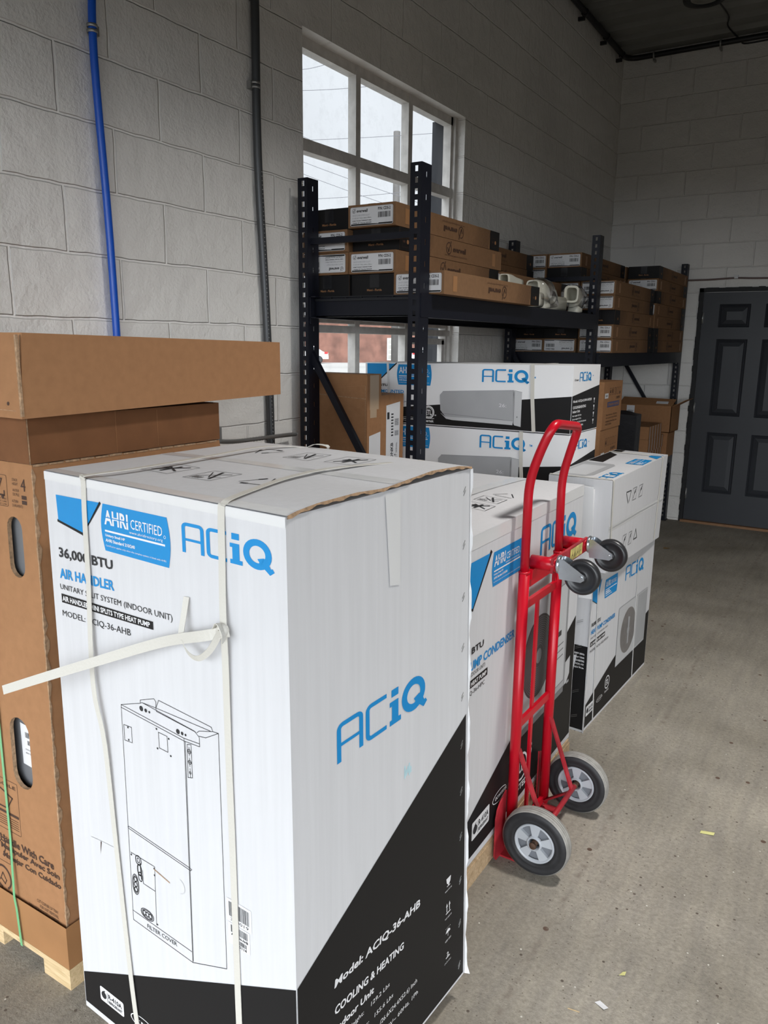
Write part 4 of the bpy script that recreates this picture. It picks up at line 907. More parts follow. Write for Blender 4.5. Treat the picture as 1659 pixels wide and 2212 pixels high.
for a, b_, c, d in ((0.27, 0.52, 0.36, 0.64), (0.44, 0.76, 0.54, 0.90), (0.60, 0.82, 0.78, 0.86), (0.60, 0.76, 0.78, 0.79), (0.60, 0.52, 0.64, 0.66)):
    for i in range(8): pr.rect(a, b_ + (d - b_) * i / 8, c, b_ + (d - b_) * (i + 0.45) / 8, M_ink, 1)
pr.rect(0.26, 0.86, 0.36, 0.90, M_ink, 1); pr.done('shipping_label', t2, 'white barcode label')
for nm, (a, b_, c, d) in (('carton standing under the taped brown carton by the near rack post', (0.03, 0.335, 2.855, 2.970)), ('carton standing under the barcode-labelled brown carton', (0.05, 0.332, 2.975, 3.172))):
    o, P = hexa('plain_carton', box8(a, b_, c, d, 0, 0.549), M_card); tag(recentre(o), 'plain brown ' + nm, 'carton')

# ================================================================== BROWN FURNACE CARTON AND WHAT LIES ON IT
def pallet(name, label, x0, x1, y0, y1, h, board, m, nblk=3, along='x', group=None):
    t = thing(name, label, 'pallet', ((x0 + x1) / 2, (y0 + y1) / 2, 0), group)
    for i in range(5):
        bm = bmesh.new()
        if along == 'x':
            w = 0.085; yy = y0 + (y1 - y0 - w) * i / 4; bx(bm, x0, x1, yy, yy + w, h - board, h)
        else:
            w = 0.085; xx = x0 + (x1 - x0 - w) * i / 4; bx(bm, xx, xx + w, y0, y1, h - board, h)
        link('deck_board', bm, m, t)
    for i in range(nblk):
        for j in range(3):
            bm = bmesh.new()
            if along == 'x': bw, bd = 0.105, 0.085
            else: bw, bd = 0.085, 0.14
            xx = x0 + (x1 - x0 - bw) * i / (nblk - 1); yy = y0 + (y1 - y0 - bd) * j / 2
            bx(bm, xx, xx + bw, yy, yy + bd, 0.0, h - board); link('block', bm, m, t)
    return t
pallet('wooden_pallet', 'pale pine pallet under the tall brown carton at the left edge', 0.045, 0.705, 0.972, 1.86, 0.058, 0.016, M_wood)
t = thing('furnace_carton', 'tall brown carton with hand holes and green strap at the left edge', 'carton', (0.35, 1.4, 0.058))
corn = [(0.045, 0.980, 0.07), (0.697, 0.980, 0.07), (0.697, 1.85, 0.07), (0.045, 1.85, 0.07), (0.045, 0.992, 1.312), (0.697, 0.992, 1.312), (0.697, 1.56, 1.312), (0.045, 1.56, 1.312)]
# front wall with two real hand holes: grid of cells minus holes
FP = Panel((0.0, 0.980, 0.07), corn[1], corn[5], (0.0, 0.992, 1.312), (0, -1, 0)); SL = 0.045 / 0.697
holes = [(0.886, 0.845, 0.036, 0.058), (0.814, 0.423, 0.055, 0.075)]     # centre s,t  half sizes in s,t
holes = [(0.884, 0.844, 0.0400, 0.057), (0.813, 0.423, 0.0560, 0.0760)]
bm = bmesh.new(); svals = [0, 0.3, 0.6, 0.72, 1.0]
def hole_ring(cs, ct, hs, ht, n=8):
    """stadium outline, s-radius hs, straight sides in t"""
    Wd, Hd = FP.W, FP.H; r = hs * Wd; L = ht * Hd - r; o = []
    for k in range(n + 1):
        a = PI * k / n; o.append((cs + r * math.cos(a) / Wd, ct + (L + r * math.sin(a)) / Hd))
    for k in range(n + 1):
        a = PI + PI * k / n; o.append((cs + r * math.cos(a) / Wd, ct + (-L + r * math.sin(a)) / Hd))
    return o
def quadp(pts): 
    f = bm.faces.new([bm.verts.new(FP.p(s, q)) for s, q in pts]); return f
bands = [(0, holes[1][1] - 0.11), (holes[1][1] - 0.11, holes[1][1] + 0.11), (holes[1][1] + 0.11, holes[0][1] - 0.09), (holes[0][1] - 0.09, holes[0][1] + 0.09), (holes[0][1] + 0.09, 1.0)]
for k, (a, b_) in enumerate(bands):
    if k in (0, 2, 4):
        for i in range(6): u0, u1 = SL + (1 - SL) * i / 6, SL + (1 - SL) * (i + 1) / 6; quadp([(u0, a), (u1, a), (u1, b_), (u0, b_)])
    else:
        cs, ct, hs, ht = holes[1] if k == 1 else holes[0]; s0, s1 = cs - 0.085, min(cs + 0.085, 0.985)
        quadp([(SL, a), (s0, a), (s0, b_), (SL, b_)]); quadp([(s1, a), (1, a), (1, b_), (s1, b_)])
        ring = hole_ring(cs, ct, hs, ht)
        def onrect(p):
            dx, dy = p[0] - cs, p[1] - ct; kx = ((s1 - cs) if dx > 0 else (cs - s0)) / max(abs(dx), 1e-6); ky = ((b_ - ct) if dy > 0 else (ct - a)) / max(abs(dy), 1e-6); kk = min(kx, ky)
            return (cs + dx * kk, ct + dy * kk)
        outr = [onrect(p) for p in ring]
        for i in range(len(ring)):
            j = (i + 1) % len(ring); P4 = [ring[i], ring[j], outr[j], outr[i]]
            quadp(P4)
            # add rect corner triangle when the outline turns
            if abs(outr[i][0] - outr[j][0]) > 1e-4 and abs(outr[i][1] - outr[j][1]) > 1e-4:
                cx = s1 if max(outr[i][0], outr[j][0]) > cs else s0; cy = b_ if max(outr[i][1], outr[j][1]) > ct else a
                quadp([outr[i], outr[j], (cx, cy)])
            # hole wall
            pa, pb = FP.p(*ring[i]), FP.p(*ring[j]); f = bm.faces.new([bm.verts.new(pa), bm.verts.new(pb), bm.verts.new(pb + Vector((0, 0.010, 0))), bm.verts.new(pa + Vector((0, 0.010, 0)))]); f.material_index = 1
for idx in ((1, 2, 6, 5), (2, 3, 7, 6), (3, 0, 4, 7)): bm.faces.new([bm.verts.new(corn[i]) for i in idx])
link('carton_body', bm, [M_card, M_cut], t)
bm = bmesh.new(); bx(bm, 0.06, 0.685, 1.012, 1.55, 0.075, 1.30); link('steel_cabinet', bm, M_steel, t, )
bm = bmesh.new(); prev = None
for i in range(70):      # ragged corner seam
    z = 0.075 + i * 0.0178; w = random.uniform(0.003, 0.011) if i % 3 else 0.002; yy = 0.9795 + (z - 0.07) / 1.24 * 0.012
    cur = [bm.verts.new((0.697 - w * 0.4, yy - 0.0006, z)), bm.verts.new((0.6982, yy - 0.0006, z)), bm.verts.new((0.6982, yy + w, z))]
    if prev:
        for k in range(2): bm.faces.new((prev[k], prev[k + 1], cur[k + 1], cur[k]))
    prev = cur
link('torn_corner', bm, M_cut, t)
bm = bmesh.new()
for i in range(14): bx(bm, 0.60 + random.uniform(0, 0.02), 0.6985, 0.995 + i * 0.04, 1.03 + i * 0.04, 1.308, 1.3125 + random.uniform(-0.002, 0.001))
link('torn_top_edge', bm, M_cut, t)
bm = bmesh.new(); n_ = 0.985
vs = box8(0.04, 0.705, 0.972, 1.86, 0.059, 0.178)
for idx in ((0, 1, 5, 4), (1, 2, 6, 5), (2, 3, 7, 6), (3, 0, 4, 7), (0, 3, 2, 1)): bm.faces.new([bm.verts.new(vs[i]) for i in idx])
link('tray', bm, M_card2, t, )
pr = Print(FP); K = M_cardink
pr.text('Handle With Care', 0.638, 0.1985, 0.952, 0.2155, K, True); pr.text('Manipuler Avec Soin', 0.638, 0.179, 0.98, 0.1955, K, True); pr.text('Manejar Con Cuidado', 0.648, 0.1585, 0.984, 0.175, K, True)
pr.done('care_text', t); pr = Print(FP)
for i, (tx, s0) in enumerate((('CUT CORNER OF TRAY', 0.835), ('FOR UNIT REMOVAL', 0.85), ('PARA RETIRARLO DE LA UNIDAD', 0.785), ('CORTAR LA ESQUINA DE LA BANDEJA', 0.76))): pr.text(tx, s0, 0.1005 - i * 0.0105, 0.957, 0.1075 - i * 0.0105, K)
pr.done('tray_text', t); pr = Print(FP)
pr.text('4', 0.937, 0.951, 0.961, 0.973, K); pr.rect(0.937, 0.936, 0.962, 0.943, K); pr.rect(0.937, 0.927, 0.962, 0.934, K)
for i, tx in enumerate(('STACK', 'HEIGHT')): pr.text(tx, 0.893, 0.967 - i * 0.0075, 0.922, 0.972 - i * 0.0075, K)
for i, tx in enumerate(('HAUTEUR', 'DE PILE')): pr.text(tx, 0.893, 0.948 - i * 0.0075, 0.926, 0.953 - i * 0.0075, K)
for i, tx in enumerate(('ALTURA', 'DE APILAMIENTO')): pr.text(tx, 0.885, 0.928 - i * 0.008, 0.918 + i * 0.022, 0.933 - i * 0.008, K)
def outline(s0, t0, s1, t1, r=0.004, w=0.001):
    rs, rt = r / FP.W, r / FP.H; pts = []
    for cs, ct, a0 in ((s1 - rs, t1 - rt, 0), (s0 + rs, t1 - rt, 90), (s0 + rs, t0 + rt, 180), (s1 - rs, t0 + rt, 270)):
        for k in range(4): a = math.radians(a0 + 30 * k); pts.append((cs + rs * math.cos(a), ct + rt * math.sin(a)))
    pr.line(pts, K, w, 0, True)
pr.done('stacking_text', t); pr = Print(FP)
outline(0.78, 0.918, 0.862, 0.975); pr.text('17', 0.80, 0.953, 0.84, 0.969, K); pr.line([(0.80, 0.947), (0.815, 0.938), (0.845, 0.938), (0.845, 0.945)], K, 0.004); pr.disc(0.835, 0.935, 0.005, K); 
for i in range(3): pr.text('UNIT CARE', 0.805, 0.93 - i * 0.005, 0.855, 0.933 - i * 0.005, K)
pr.done('handling_icon', t); pr = Print(FP)
outline(0.58, 0.232, 0.771, 0.348); pr.text('FRAGILE', 0.60, 0.333, 0.76, 0.340, K)
pr.line([(0.60, 0.300), (0.655, 0.325), (0.735, 0.311), (0.70, 0.283), (0.60, 0.283)], K, 0.004, 0, True); pr.line([(0.60, 0.272), (0.76, 0.272)], K, 0.007)
for i in range(5): pr.line([(0.60, 0.262 - i * 0.005), (0.76, 0.262 - i * 0.005)], K, 0.0012)
pr.done('handling_icon', t); pr = Print(FP)
outline(0.56, 0.15, 0.687, 0.212); pr.line([(0.60, 0.16), (0.61, 0.18), (0.64, 0.20), (0.665, 0.198), (0.66, 0.178), (0.645, 0.165), (0.67, 0.19)], K, 0.003)
pr.done('handling_icon', t); pr = Print(FP)
pr.ring(0.632, 0.110, 0.030, 0.036, K, 0, 30, -60, 120); pr.ring(0.632, 0.110, 0.030, 0.036, K, 0, 30, 150, 260); pr.line([(0.61, 0.10), (0.63, 0.12), (0.65, 0.105), (0.64, 0.095), (0.615, 0.105)], K, 0.003)
for i in range(3): pr.text('CORRUGATED RECYCLES', 0.60, 0.072 - i * 0.006, 0.69, 0.0755 - i * 0.006, K)
pr.done('recycling_mark', t)
# label inside lower hole, on the cabinet
pr = Print(Panel((0.0, 1.0105, 0.07), (0.697, 1.0105, 0.07), (0.697, 1.0105, 1.312), (0.0, 1.0105, 1.312), (0, -1, 0)))
def fs(s): return s
def ft(q): return q
pr.poly([(fs(0.765), ft(0.385)), (fs(0.885), ft(0.380)), (fs(0.885), ft(0.468)), (fs(0.765), ft(0.474))], M_paper)
pr.barcode(fs(0.79), ft(0.445), fs(0.875), ft(0.457), M_ink, seed=11); pr.barcode(fs(0.80), ft(0.430), fs(0.875), ft(0.440), M_ink, seed=12)
pr.text('COLOR GRAY', fs(0.785), ft(0.418), fs(0.82), ft(0.421), M_ink); pr.text('HEIGHT 33.33', fs(0.785), ft(0.410), fs(0.82), ft(0.413), M_ink); pr.text('P9 00000012', fs(0.825), ft(0.392), fs(0.878), ft(0.398), M_ink, True)
pr.done('inner_label', t, 'white label seen through hand hole')
bm = bmesh.new(); ribbon(bm, [FP.p(0.700, 1.0, 0.004), FP.p(0.7045, 0.60, 0.005), FP.p(0.7065, 0.44, 0.005), FP.p(0.711, 0.215, 0.005), FP.p(0.724, 0.09, 0.014), (0.512, 0.966, 0.15), (0.518, 0.966, 0.045)], (1, 0, 0), 0.0085, 0.001); link('green_strap', bm, M_green, t)

o2 = thing('flat_carton', 'dark-sided brown carton lying on the tall brown carton, under the long carton', 'carton', (0.35, 1.3, 1.314))
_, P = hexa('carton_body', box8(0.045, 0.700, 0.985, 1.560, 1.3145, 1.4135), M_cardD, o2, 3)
pr = Print(P['right']); pr.line([(0.4, 0), (0.4, 1)], M_card2, 0.0008); pr.line([(0.62, 0.05), (0.62, 0.95)], M_card2, 0.0008); pr.line([(0.003, 0), (0.003, 1)], M_cut, 0.003); pr.done('crease', o2)
o3 = thing('long_carton', 'long light brown carton lying on top of the brown stack, overhanging at both ends', 'carton', (0.40, 1.37, 1.414))
vs = [(0.05, 0.962, 1.415), (0.732, 0.957, 1.415), (0.732, 1.785, 1.4265), (0.05, 1.785, 1.4265), (0.05, 0.972, 1.590), (0.732, 0.972, 1.589), (0.732, 1.785, 1.576), (0.05, 1.785, 1.578)]
vs[2] = (0.732, 1.785, 1.4270); _, P = hexa('carton_body', vs, M_card, o3, 4)
pr = Print(P['front']); pr.line([(0.995, 0.03), (0.99, 0.97)], M_cut, 0.003); pr.line([(0, 0.10), (0.97, 0.09)], M_cut, 0.0012); pr.disc(0.93, 0.17, 0.004, M_cardink); pr.done('crease', o3)
pr = Print(P['top']); pr.disc(0.97, 0.36, 0.006, M_cardink); pr.done('punched_hole', o3)
bm = bmesh.new(); bx(bm, 0.727, 0.7335, 0.957, 0.962, 1.42, 1.585); link('corner_seam', bm, M_cut, o3)

# ================================================================== WHITE AIR-HANDLER CARTON (nearest)
pallet('wooden_pallet', 'low wooden pallet under the nearest white carton', 0.90, 1.47, 0.93, 1.44, 0.068, 0.016, M_wood2, along='x')
t = thing('air_handler_carton', 'tall white air handler carton in the foreground with two loose white straps', 'carton', (1.17, 1.2, 0.069))
Fb, Rb, Lb_, Bb = (1.494, 0.883, 0.07), (1.531, 1.484, 0.07), (0.836, 0.922, 0.07), (0.85, 1.53, 0.07)
F_, R_, L_, B_ = (1.486, 0.879, 1.32), (1.506, 1.469, 1.32), (0.825, 0.934, 1.32), (0.845, 1.524, 1.32)
body, P = hexa('carton_body', [Lb_, Fb, Rb, Bb, L_, F_, R_, B_], M_white, t, 10)
fr, rt, tp = P['front'], P['right'], P['top']
pr = Print(fr, 0.0008); pr.grid(lambda s: 0.012, lambda s: 0.0737 + 0.2585 * s, 0.004, 0.999, M_black, 16, 6); pr.done('black_band', t)
pr = Print(rt, 0.0008); pr.grid(lambda s: 0.006, lambda s: 0.3325 + 0.2240 * s, 0.003, 0.985, M_black, 16, 8); pr.done('black_band', t)
pr = Print(fr); pr.poly([(0.0569, 0.9654), (0.2762, 0.9675), (0.1891, 0.914), (0.061, 0.9253)][::1], M_blue, 1)
pr.line([(0.059, 0.9235), (0.183, 0.9120), (0.279, 0.9665)], M_black, 0.0055, 0); pr.done('corner_emblem', t)
def badge(pr, s0, s1, t0, t1, small=True):
    """certification badge: blue panel with bowed sides"""
    n = 8; w = s1 - s0; h = t1 - t0; pts = []
    for k in range(n + 1): q = k / n; pts.append((s1 - 0.035 * w + 0.035 * w * math.sin(PI * q) + 0.0, t0 + h * q))
    for k in range(n + 1): q = 1 - k / n; pts.append((s0 + 0.045 * w - 0.045 * w * math.sin(PI * q), t0 + h * q))
    pr.poly(pts, M_blue, 0)
    X = lambda a: s0 + w * a; Y = lambda b: t0 + h * b
    pr.text('AHRI', X(0.06), Y(0.57), X(0.42), Y(0.88), M_paper, True, 1)
    pr.rect(X(0.05), Y(0.715), X(0.42), Y(0.735), M_blue, 3)
    pr.text('CERTIFIED', X(0.455), Y(0.60), X(0.90), Y(0.80), M_paper, False, 1)
    pr.rect(X(0.06), Y(0.415), X(0.93), Y(0.455), M_paper, 1)
    if small:
        pr.text('www.ahridirectory.org', X(0.43), Y(0.48), X(0.90), Y(0.555), M_paper, False, 1); pr.ring(X(0.93), Y(0.60), 0.0022, 0.003, M_paper, 1, 12)
        pr.text('Unitary Small HP', X(0.06), Y(0.30), X(0.36), Y(0.37), M_paper, True, 1); pr.text('AHRI Standard 210/240', X(0.06), Y(0.20), X(0.50), Y(0.27), M_paper, True, 1)
        pr.text('Certification applies only when the complete system is listed with AHRI.', X(0.06), Y(0.09), X(0.94), Y(0.14), M_paper, False, 1)
    else:
        for i, (a, b_) in enumerate(((0.30, 0.36), (0.20, 0.26), (0.10, 0.13))): pr.rect(X(0.06), Y(a), X(0.38 + 0.1 * i), Y(b_), M_paper, 1)
pr = Print(fr); badge(pr, 0.2795, 0.5850, 0.8955, 0.9675); pr.done('certification_badge', t)
pr = Print(fr); pr.logo(0.6330, 0.9245, 0.9620, 0.9665, M_blue, 0); pr.done('brand_logo', t)
pr = Print(fr); pr.text('36,000 BTU', 0.0500, 0.8600, 0.3230, 0.8800, M_ink, True, t0r=0.8650, t1r=0.8835); pr.text('AIR HANDLER', 0.0460, 0.8275, 0.3235, 0.8445, M_blue, True, t0r=0.8350, t1r=0.8510)
pr.text('UNITARY SPLIT SYSTEM (INDOOR UNIT)', 0.0430, 0.8060, 0.5778, 0.8178, M_ink, t0r=0.8150, t1r=0.8275); pr.poly([(0.0455, 0.7861), (0.4926, 0.7941), (0.4926, 0.8067), (0.0455, 0.8012)], M_black, 0)
pr.text('AIR HANDLER  MINI SPLITS TYPE HEAT PUMP', 0.0520, 0.7895, 0.4800, 0.7985, M_paper, True, 2, t0r=0.7965, t1r=0.8045); pr.text('MODEL: ACIQ-36-AHB', 0.0445, 0.7615, 0.3885, 0.7730, M_ink, t0r=0.7695, t1r=0.7820)
pr.done('product_text', t)
# line drawing of the unit
pr = Print(fr); D = M_ink; w = 0.0011
def dl(*p, ww=w, close=False): pr.line(list(p), D, ww, 0, close)
dl((0.3184, 0.6497), (0.3091, 0.2627)); dl((0.3184, 0.6497), (0.4118, 0.6666), (0.4127, 0.6720), (0.4760, 0.6840), (0.4846, 0.6802)); dl((0.4118, 0.6666), (0.4200, 0.6690), (0.6454, 0.6607), (0.6639, 0.6540))
dl((0.3184, 0.6497), (0.6002, 0.6416), (0.6639, 0.6440), (0.6639, 0.6540)); dl((0.3175, 0.6450), (0.5980, 0.6372), (0.6639, 0.6395), (0.6639, 0.6440)); dl((0.4830, 0.6702), (0.4972, 0.6847), (0.7142, 0.6785), (0.7197, 0.6727), (0.6644, 0.6640), (0.6550, 0.6598))
dl((0.4830, 0.6702), (0.7103, 0.6718)); dl((0.4830, 0.6702), (0.4846, 0.6802)); dl((0.4200, 0.6690), (0.4830, 0.6702)); dl((0.4830, 0.6702), (0.4846, 0.6650), (0.6500, 0.6600)); dl((0.7197, 0.6727), (0.7414, 0.6736), (0.6900, 0.6580), (0.6639, 0.6560))
dl((0.7414, 0.6736), (0.7351, 0.2900), (0.5879, 0.2589)); dl((0.5879, 0.2589), (0.3091, 0.2627)); dl((0.6002, 0.6416), (0.5879, 0.2589)); dl((0.6040, 0.6372), (0.5905, 0.2620)); dl((0.5990, 0.4235), (0.3173, 0.4335)); dl((0.5960, 0.4275), (0.3173, 0.4375)); dl((0.3173, 0.4335), (0.3120, 0.4355), (0.3173, 0.4375)); dl((0.5990, 0.4235), (0.6040, 0.4265), (0.5960, 0.4275))
dl((0.3254, 0.6172), (0.3623, 0.6183), (0.3614, 0.5922), (0.3251, 0.5907), close=True); dl((0.4882, 0.6319), (0.5260, 0.6317), (0.5264, 0.6059), (0.4885, 0.6063), close=True); dl((0.6118, 0.6340), (0.6279, 0.6364), (0.6277, 0.5836), (0.6087, 0.5807), close=True)
for t_, r_ in ((0.6240, 0.010), (0.6070, 0.009), (0.5900, 0.006)): pr.ring(0.619, t_, r_ * 0.5 - 0.0012, r_ * 0.5, D, 0, 16); dl((0.619, t_ - 0.007), (0.619, t_ + 0.007))
dl((0.611, 0.624), (0.627, 0.624)); dl((0.611, 0.607), (0.627, 0.607))
for s_, t_ in ((0.345, 0.6155), (0.345, 0.5945), (0.480, 0.636), (0.533, 0.629), (0.480, 0.604), (0.538, 0.602), (0.43, 0.387), (0.43, 0.375), (0.43, 0.285), (0.32, 0.387)): pr.disc(s_, t_, 0.0022, D, 0, 10)
for s_ in (0.415, 0.4355, 0.452): pr.disc(s_, 0.6585, 0.0055 - (s_ - 0.415) * 0.08, D, 0, 12)
for s_ in (0.575, 0.593, 0.607): pr.disc(s_, 0.6480, 0.0050 - (s_ - 0.575) * 0.08, D, 0, 12)
dl((0.3175, 0.3907), (0.4328, 0.3909), (0.4256, 0.2830)); dl((0.3723, 0.3700), (0.3723, 0.3460), (0.4279, 0.3457)); dl((0.3083, 0.2807), (0.5853, 0.2778))
def oval(cs, ct, rs, rt, ww=w): pr.line([(cs + rs / fr.W * math.cos(2 * PI * k / 20), ct + rt / fr.H * math.copysign(abs(math.sin(2 * PI * k / 20)) ** 0.8, math.sin(2 * PI * k / 20))) for k in range(20)], D, ww, 0, True)
oval(0.3329, 0.3349, 0.010, 0.023, 0.0016); oval(0.3329, 0.3349, 0.0075, 0.020)
for k in (-1, 0, 1): oval(0.3329, 0.3349 + k * 0.0095, 0.0045, 0.005, 0.002)
oval(0.3825, 0.2909, 0.020, 0.011, 0.0016); oval(0.3825, 0.2909, 0.017, 0.0085)
for k in (-1, 0, 1): oval(0.3825 + k * 0.014, 0.2909, 0.0045, 0.005, 0.002)
oval(0.354, 0.384, 0.009, 0.010, 0.002); oval(0.354, 0.384, 0.004, 0.005, 0.0015); oval(0.357, 0.367, 0.006, 0.012, 0.003); oval(0.359, 0.355, 0.006, 0.010, 0.002); dl((0.362, 0.38), (0.364, 0.352), ww=0.0022)
pr.text('FILTER COVER', 0.3790, 0.2655, 0.5187, 0.2730, D, False, 0, t0r=0.2685, t1r=0.2758); pr.done('unit_drawing', t)
# stickers
def r410(pr, s0, t0, s1, t1):
    pr.rrect(s0, t0, s1, t1, M_paper, 0.005, 1); pr.rrect(s0 + 0.012 * (s1 - s0) * 3, t0 + 0.07 * (t1 - t0), s1 - 0.036 * (s1 - s0), t1 - 0.07 * (t1 - t0), M_paper, 0.004, 2)
    w_, h_ = s1 - s0, t1 - t0; pr.disc(s0 + 0.17 * w_, t0 + 0.5 * h_, 0.008 * (h_ * pr.P.H / 0.032), M_ink, 3, 14); pr.poly([(s0 + 0.17 * w_, t0 + 0.6 * h_), (s0 + 0.24 * w_, t0 + 0.88 * h_), (s0 + 0.12 * w_, t0 + 0.75 * h_)], M_ink, 3)
    pr.rect(s0 + 0.31 * w_, t0 + 0.15 * h_, s0 + 0.325 * w_, t0 + 0.85 * h_, M_ink, 3); pr.text('R-410A', s0 + 0.36 * w_, t0 + 0.48 * h_, s0 + 0.93 * w_, t0 + 0.82 * h_, M_ink, True, 3); pr.text('REFRIGERANT', s0 + 0.36 * w_, t0 + 0.17 * h_, s0 + 0.93 * w_, t0 + 0.38 * h_, M_ink, True, 3)
def inverter(pr, cs, ct, rs, rt):
    n = 24
    for k in range(2, n - 3):
        a, b_ = 2 * PI * k / n, 2 * PI * (k + 1) / n
        pr.poly([(cs + rs * math.cos(a), ct + rt * math.sin(a)), (cs + rs * math.cos(b_), ct + rt * math.sin(b_)), (cs + rs * 0.93 * math.cos(b_), ct + rt * 0.88 * math.sin(b_)), (cs + rs * 0.93 * math.cos(a), ct + rt * 0.88 * math.sin(a))], M_paper, 1)
    pr.text('DC INVERTER', cs - rs * 0.62, ct - rt * 0.28, cs + rs * 0.95, ct + rt * 0.28, M_paper, True, 1, 0.15)
pr = Print(fr); r410(pr, 0.0950, 0.0430, 0.2235, 0.0720); pr.done('refrigerant_sticker', t, 'white rounded refrigerant sticker')
pr = Print(fr); inverter(pr, 0.325, 0.060, 0.065, 0.013); pr.ring(0.47, 0.045, 0.016, 0.020, M_paper, 1); pr.text('c UL us', 0.452, 0.04, 0.488, 0.05, M_paper, True); pr.done('approval_marks', t)
pr = Print(fr); pr.rect(0.745, 0.3785, 0.8415, 0.4160, M_paper, 0); pr.barcode(0.755, 0.388, 0.835, 0.412, M_ink, 26, 1, 5); pr.text('340019', 0.76, 0.381, 0.83, 0.386, M_ink)
pr.rect(0.749, 0.3405, 0.8325, 0.3765, M_paper, 0); pr.barcode(0.760, 0.362, 0.825, 0.374, M_ink, 26, 1, 6); pr.text('ACIQ-36-AHB', 0.76, 0.3555, 0.826, 0.3605, M_ink, True); pr.barcode(0.775, 0.347, 0.822, 0.354, M_ink, 26, 1, 7); pr.text('0114', 0.79, 0.3415, 0.82, 0.3462, M_ink, True); pr.done('barcode_label', t, 'white barcode labels')
# right face
pr = Print(rt); pr.logo(0.1985, 0.6300, 0.7020, 0.6895, M_blue, 0); pr.done('brand_logo', t)
pr = Print(rt)
pr.text('Model: ACIQ-36-AHB', 0.1700, 0.2690, 0.6617, 0.2860, M_paper, True, 1, 0.12, t0r=0.2540, t1r=0.2722); pr.text('COOLING & HEATING', 0.1705, 0.2240, 0.5563, 0.2390, M_paper, True, 1, 0.12, t0r=0.2080, t1r=0.2217); pr.done('model_name_text', t); pr = Print(rt)
pr.text('Indoor Unit', 0.1720, 0.1915, 0.3768, 0.2050, M_paper, True, 1, 0.12, t0r=0.1880, t1r=0.2000); pr.text('Net Weight:    129.2 Lbs', 0.1720, 0.1680, 0.4679, 0.1780, M_paper, False, 1, 0.12, t0r=0.1640, t1r=0.1742)
pr.text('Gross Weight:   155.6 Lbs', 0.1720, 0.1390, 0.4890, 0.1490, M_paper, False, 1, 0.12, t0r=0.1350, t1r=0.1455); pr.text('Dimension (WxDxH): (26.6X24.4X52.6) Inch', 0.1720, 0.1110, 0.6421, 0.1220, M_paper, False, 1, 0.12, t0r=0.1067, t1r=0.1185)
pr.text('Power supply: 208-230V~ 60Hz, 1Ph', 0.1720, 0.0850, 0.6479, 0.0950, M_paper, False, 1, 0.12, t0r=0.0813, t1r=0.0922)
pr.done('model_text', t)
pr = Print(rt)
pr.poly([(0.846, 0.2535), (0.880, 0.2535), (0.876, 0.244), (0.868, 0.240), (0.858, 0.240), (0.850, 0.244)], M_paper, 1); pr.rect(0.860, 0.2375, 0.866, 0.241, M_paper, 1); pr.rect(0.851, 0.2360, 0.875, 0.2375, M_paper, 1); pr.text('HANDLE WITH CARE', 0.838, 0.2270, 0.888, 0.2300, M_paper); pr.done('handling_icon', t); pr = Print(rt)
for s_ in (0.852, 0.872): pr.rect(s_ - 0.002, 0.183, s_ + 0.002, 0.196, M_paper, 1); pr.poly([(s_ - 0.006, 0.194), (s_ + 0.006, 0.194), (s_, 0.2018)], M_paper, 1)
pr.rect(0.845, 0.1795, 0.880, 0.1815, M_paper, 1); pr.text('THIS SIDE UP', 0.838, 0.1690, 0.888, 0.1720, M_paper); pr.done('handling_icon', t); pr = Print(rt)
pr.poly([(0.845, 0.138), (0.880, 0.138), (0.876, 0.1425), (0.862, 0.1455), (0.850, 0.1425)], M_paper, 1); pr.rect(0.861, 0.130, 0.8635, 0.138, M_paper, 1)
for k_ in range(5): pr.rect(0.845 + k_ * 0.008, 0.1475, 0.847 + k_ * 0.008, 0.149, M_paper, 1)
pr.text('KEEP DRY', 0.842, 0.1200, 0.886, 0.1235, M_paper); pr.done('handling_icon', t); pr = Print(rt); pr.text('2', 0.855, 0.087, 0.869, 0.0950, M_paper, True); pr.rect(0.848, 0.0835, 0.878, 0.0855, M_paper, 1); pr.text('STACK 2 ONLY', 0.838, 0.0730, 0.888, 0.0760, M_paper)
pr.done('handling_icon', t)
pr = Print(rt)
for k_ in range(5): pr.rect(0.560 + 0.009 * k_, 0.523 + 0.003 * (k_ % 3), 0.566 + 0.009 * k_, 0.545 - 0.004 * ((k_ * 2) % 3), M_smudge, 0)
pr.done('cyan_smudge', t)
pr = Print(rt, 0.0014); pr.poly([(0.449, 0.994), (0.535, 0.994), (0.532, 0.852), (0.474, 0.857)], M_tape); pr.done('tape_strip', t)
pr = Print(fr, 0.0011); pr.grid(lambda s: 0.9865, lambda s: 0.9998, 0.0, 1.0, M_tape, 10, 1); pr.done('tape_strip', t)
# wavy corrugated rim down the far right corner, with staples
bm = bmesh.new(); nseg = 60; prev = None
for i in range(nseg + 1):
    q = i / nseg; wv = 0.0035 + 0.0022 * math.sin(q * 52) + 0.0012 * math.sin(q * 131) + (0.010 if i == 0 else 0) ; a = rt.p(0.996, q, 0.001); b_ = rt.p(1.0, q, wv) + Vector((0, 0.003, 0)); c_ = rt.p(1.006, q, -0.01) + Vector((0.0, 0.004, 0))
    cur = [bm.verts.new(v) for v in (a, b_, c_)]
    if prev:
        for k_ in range(2): bm.faces.new((prev[k_], prev[k_ + 1], cur[k_ + 1], cur[k_]))
    prev = cur
link('corner_flange', bm, M_paper, t)
for i in range(11):
    q = 0.03 + i * 0.093; bm = bmesh.new()
    for dq in (0, 0.006):
        bar(bm, rt.p(0.945, q + dq - 0.003, 0.0015), rt.p(0.960, q + dq + 0.006, 0.0015), 0.0008, 0.0008, (1, 0, 0))
    link('staple', bm, M_bracket, t)
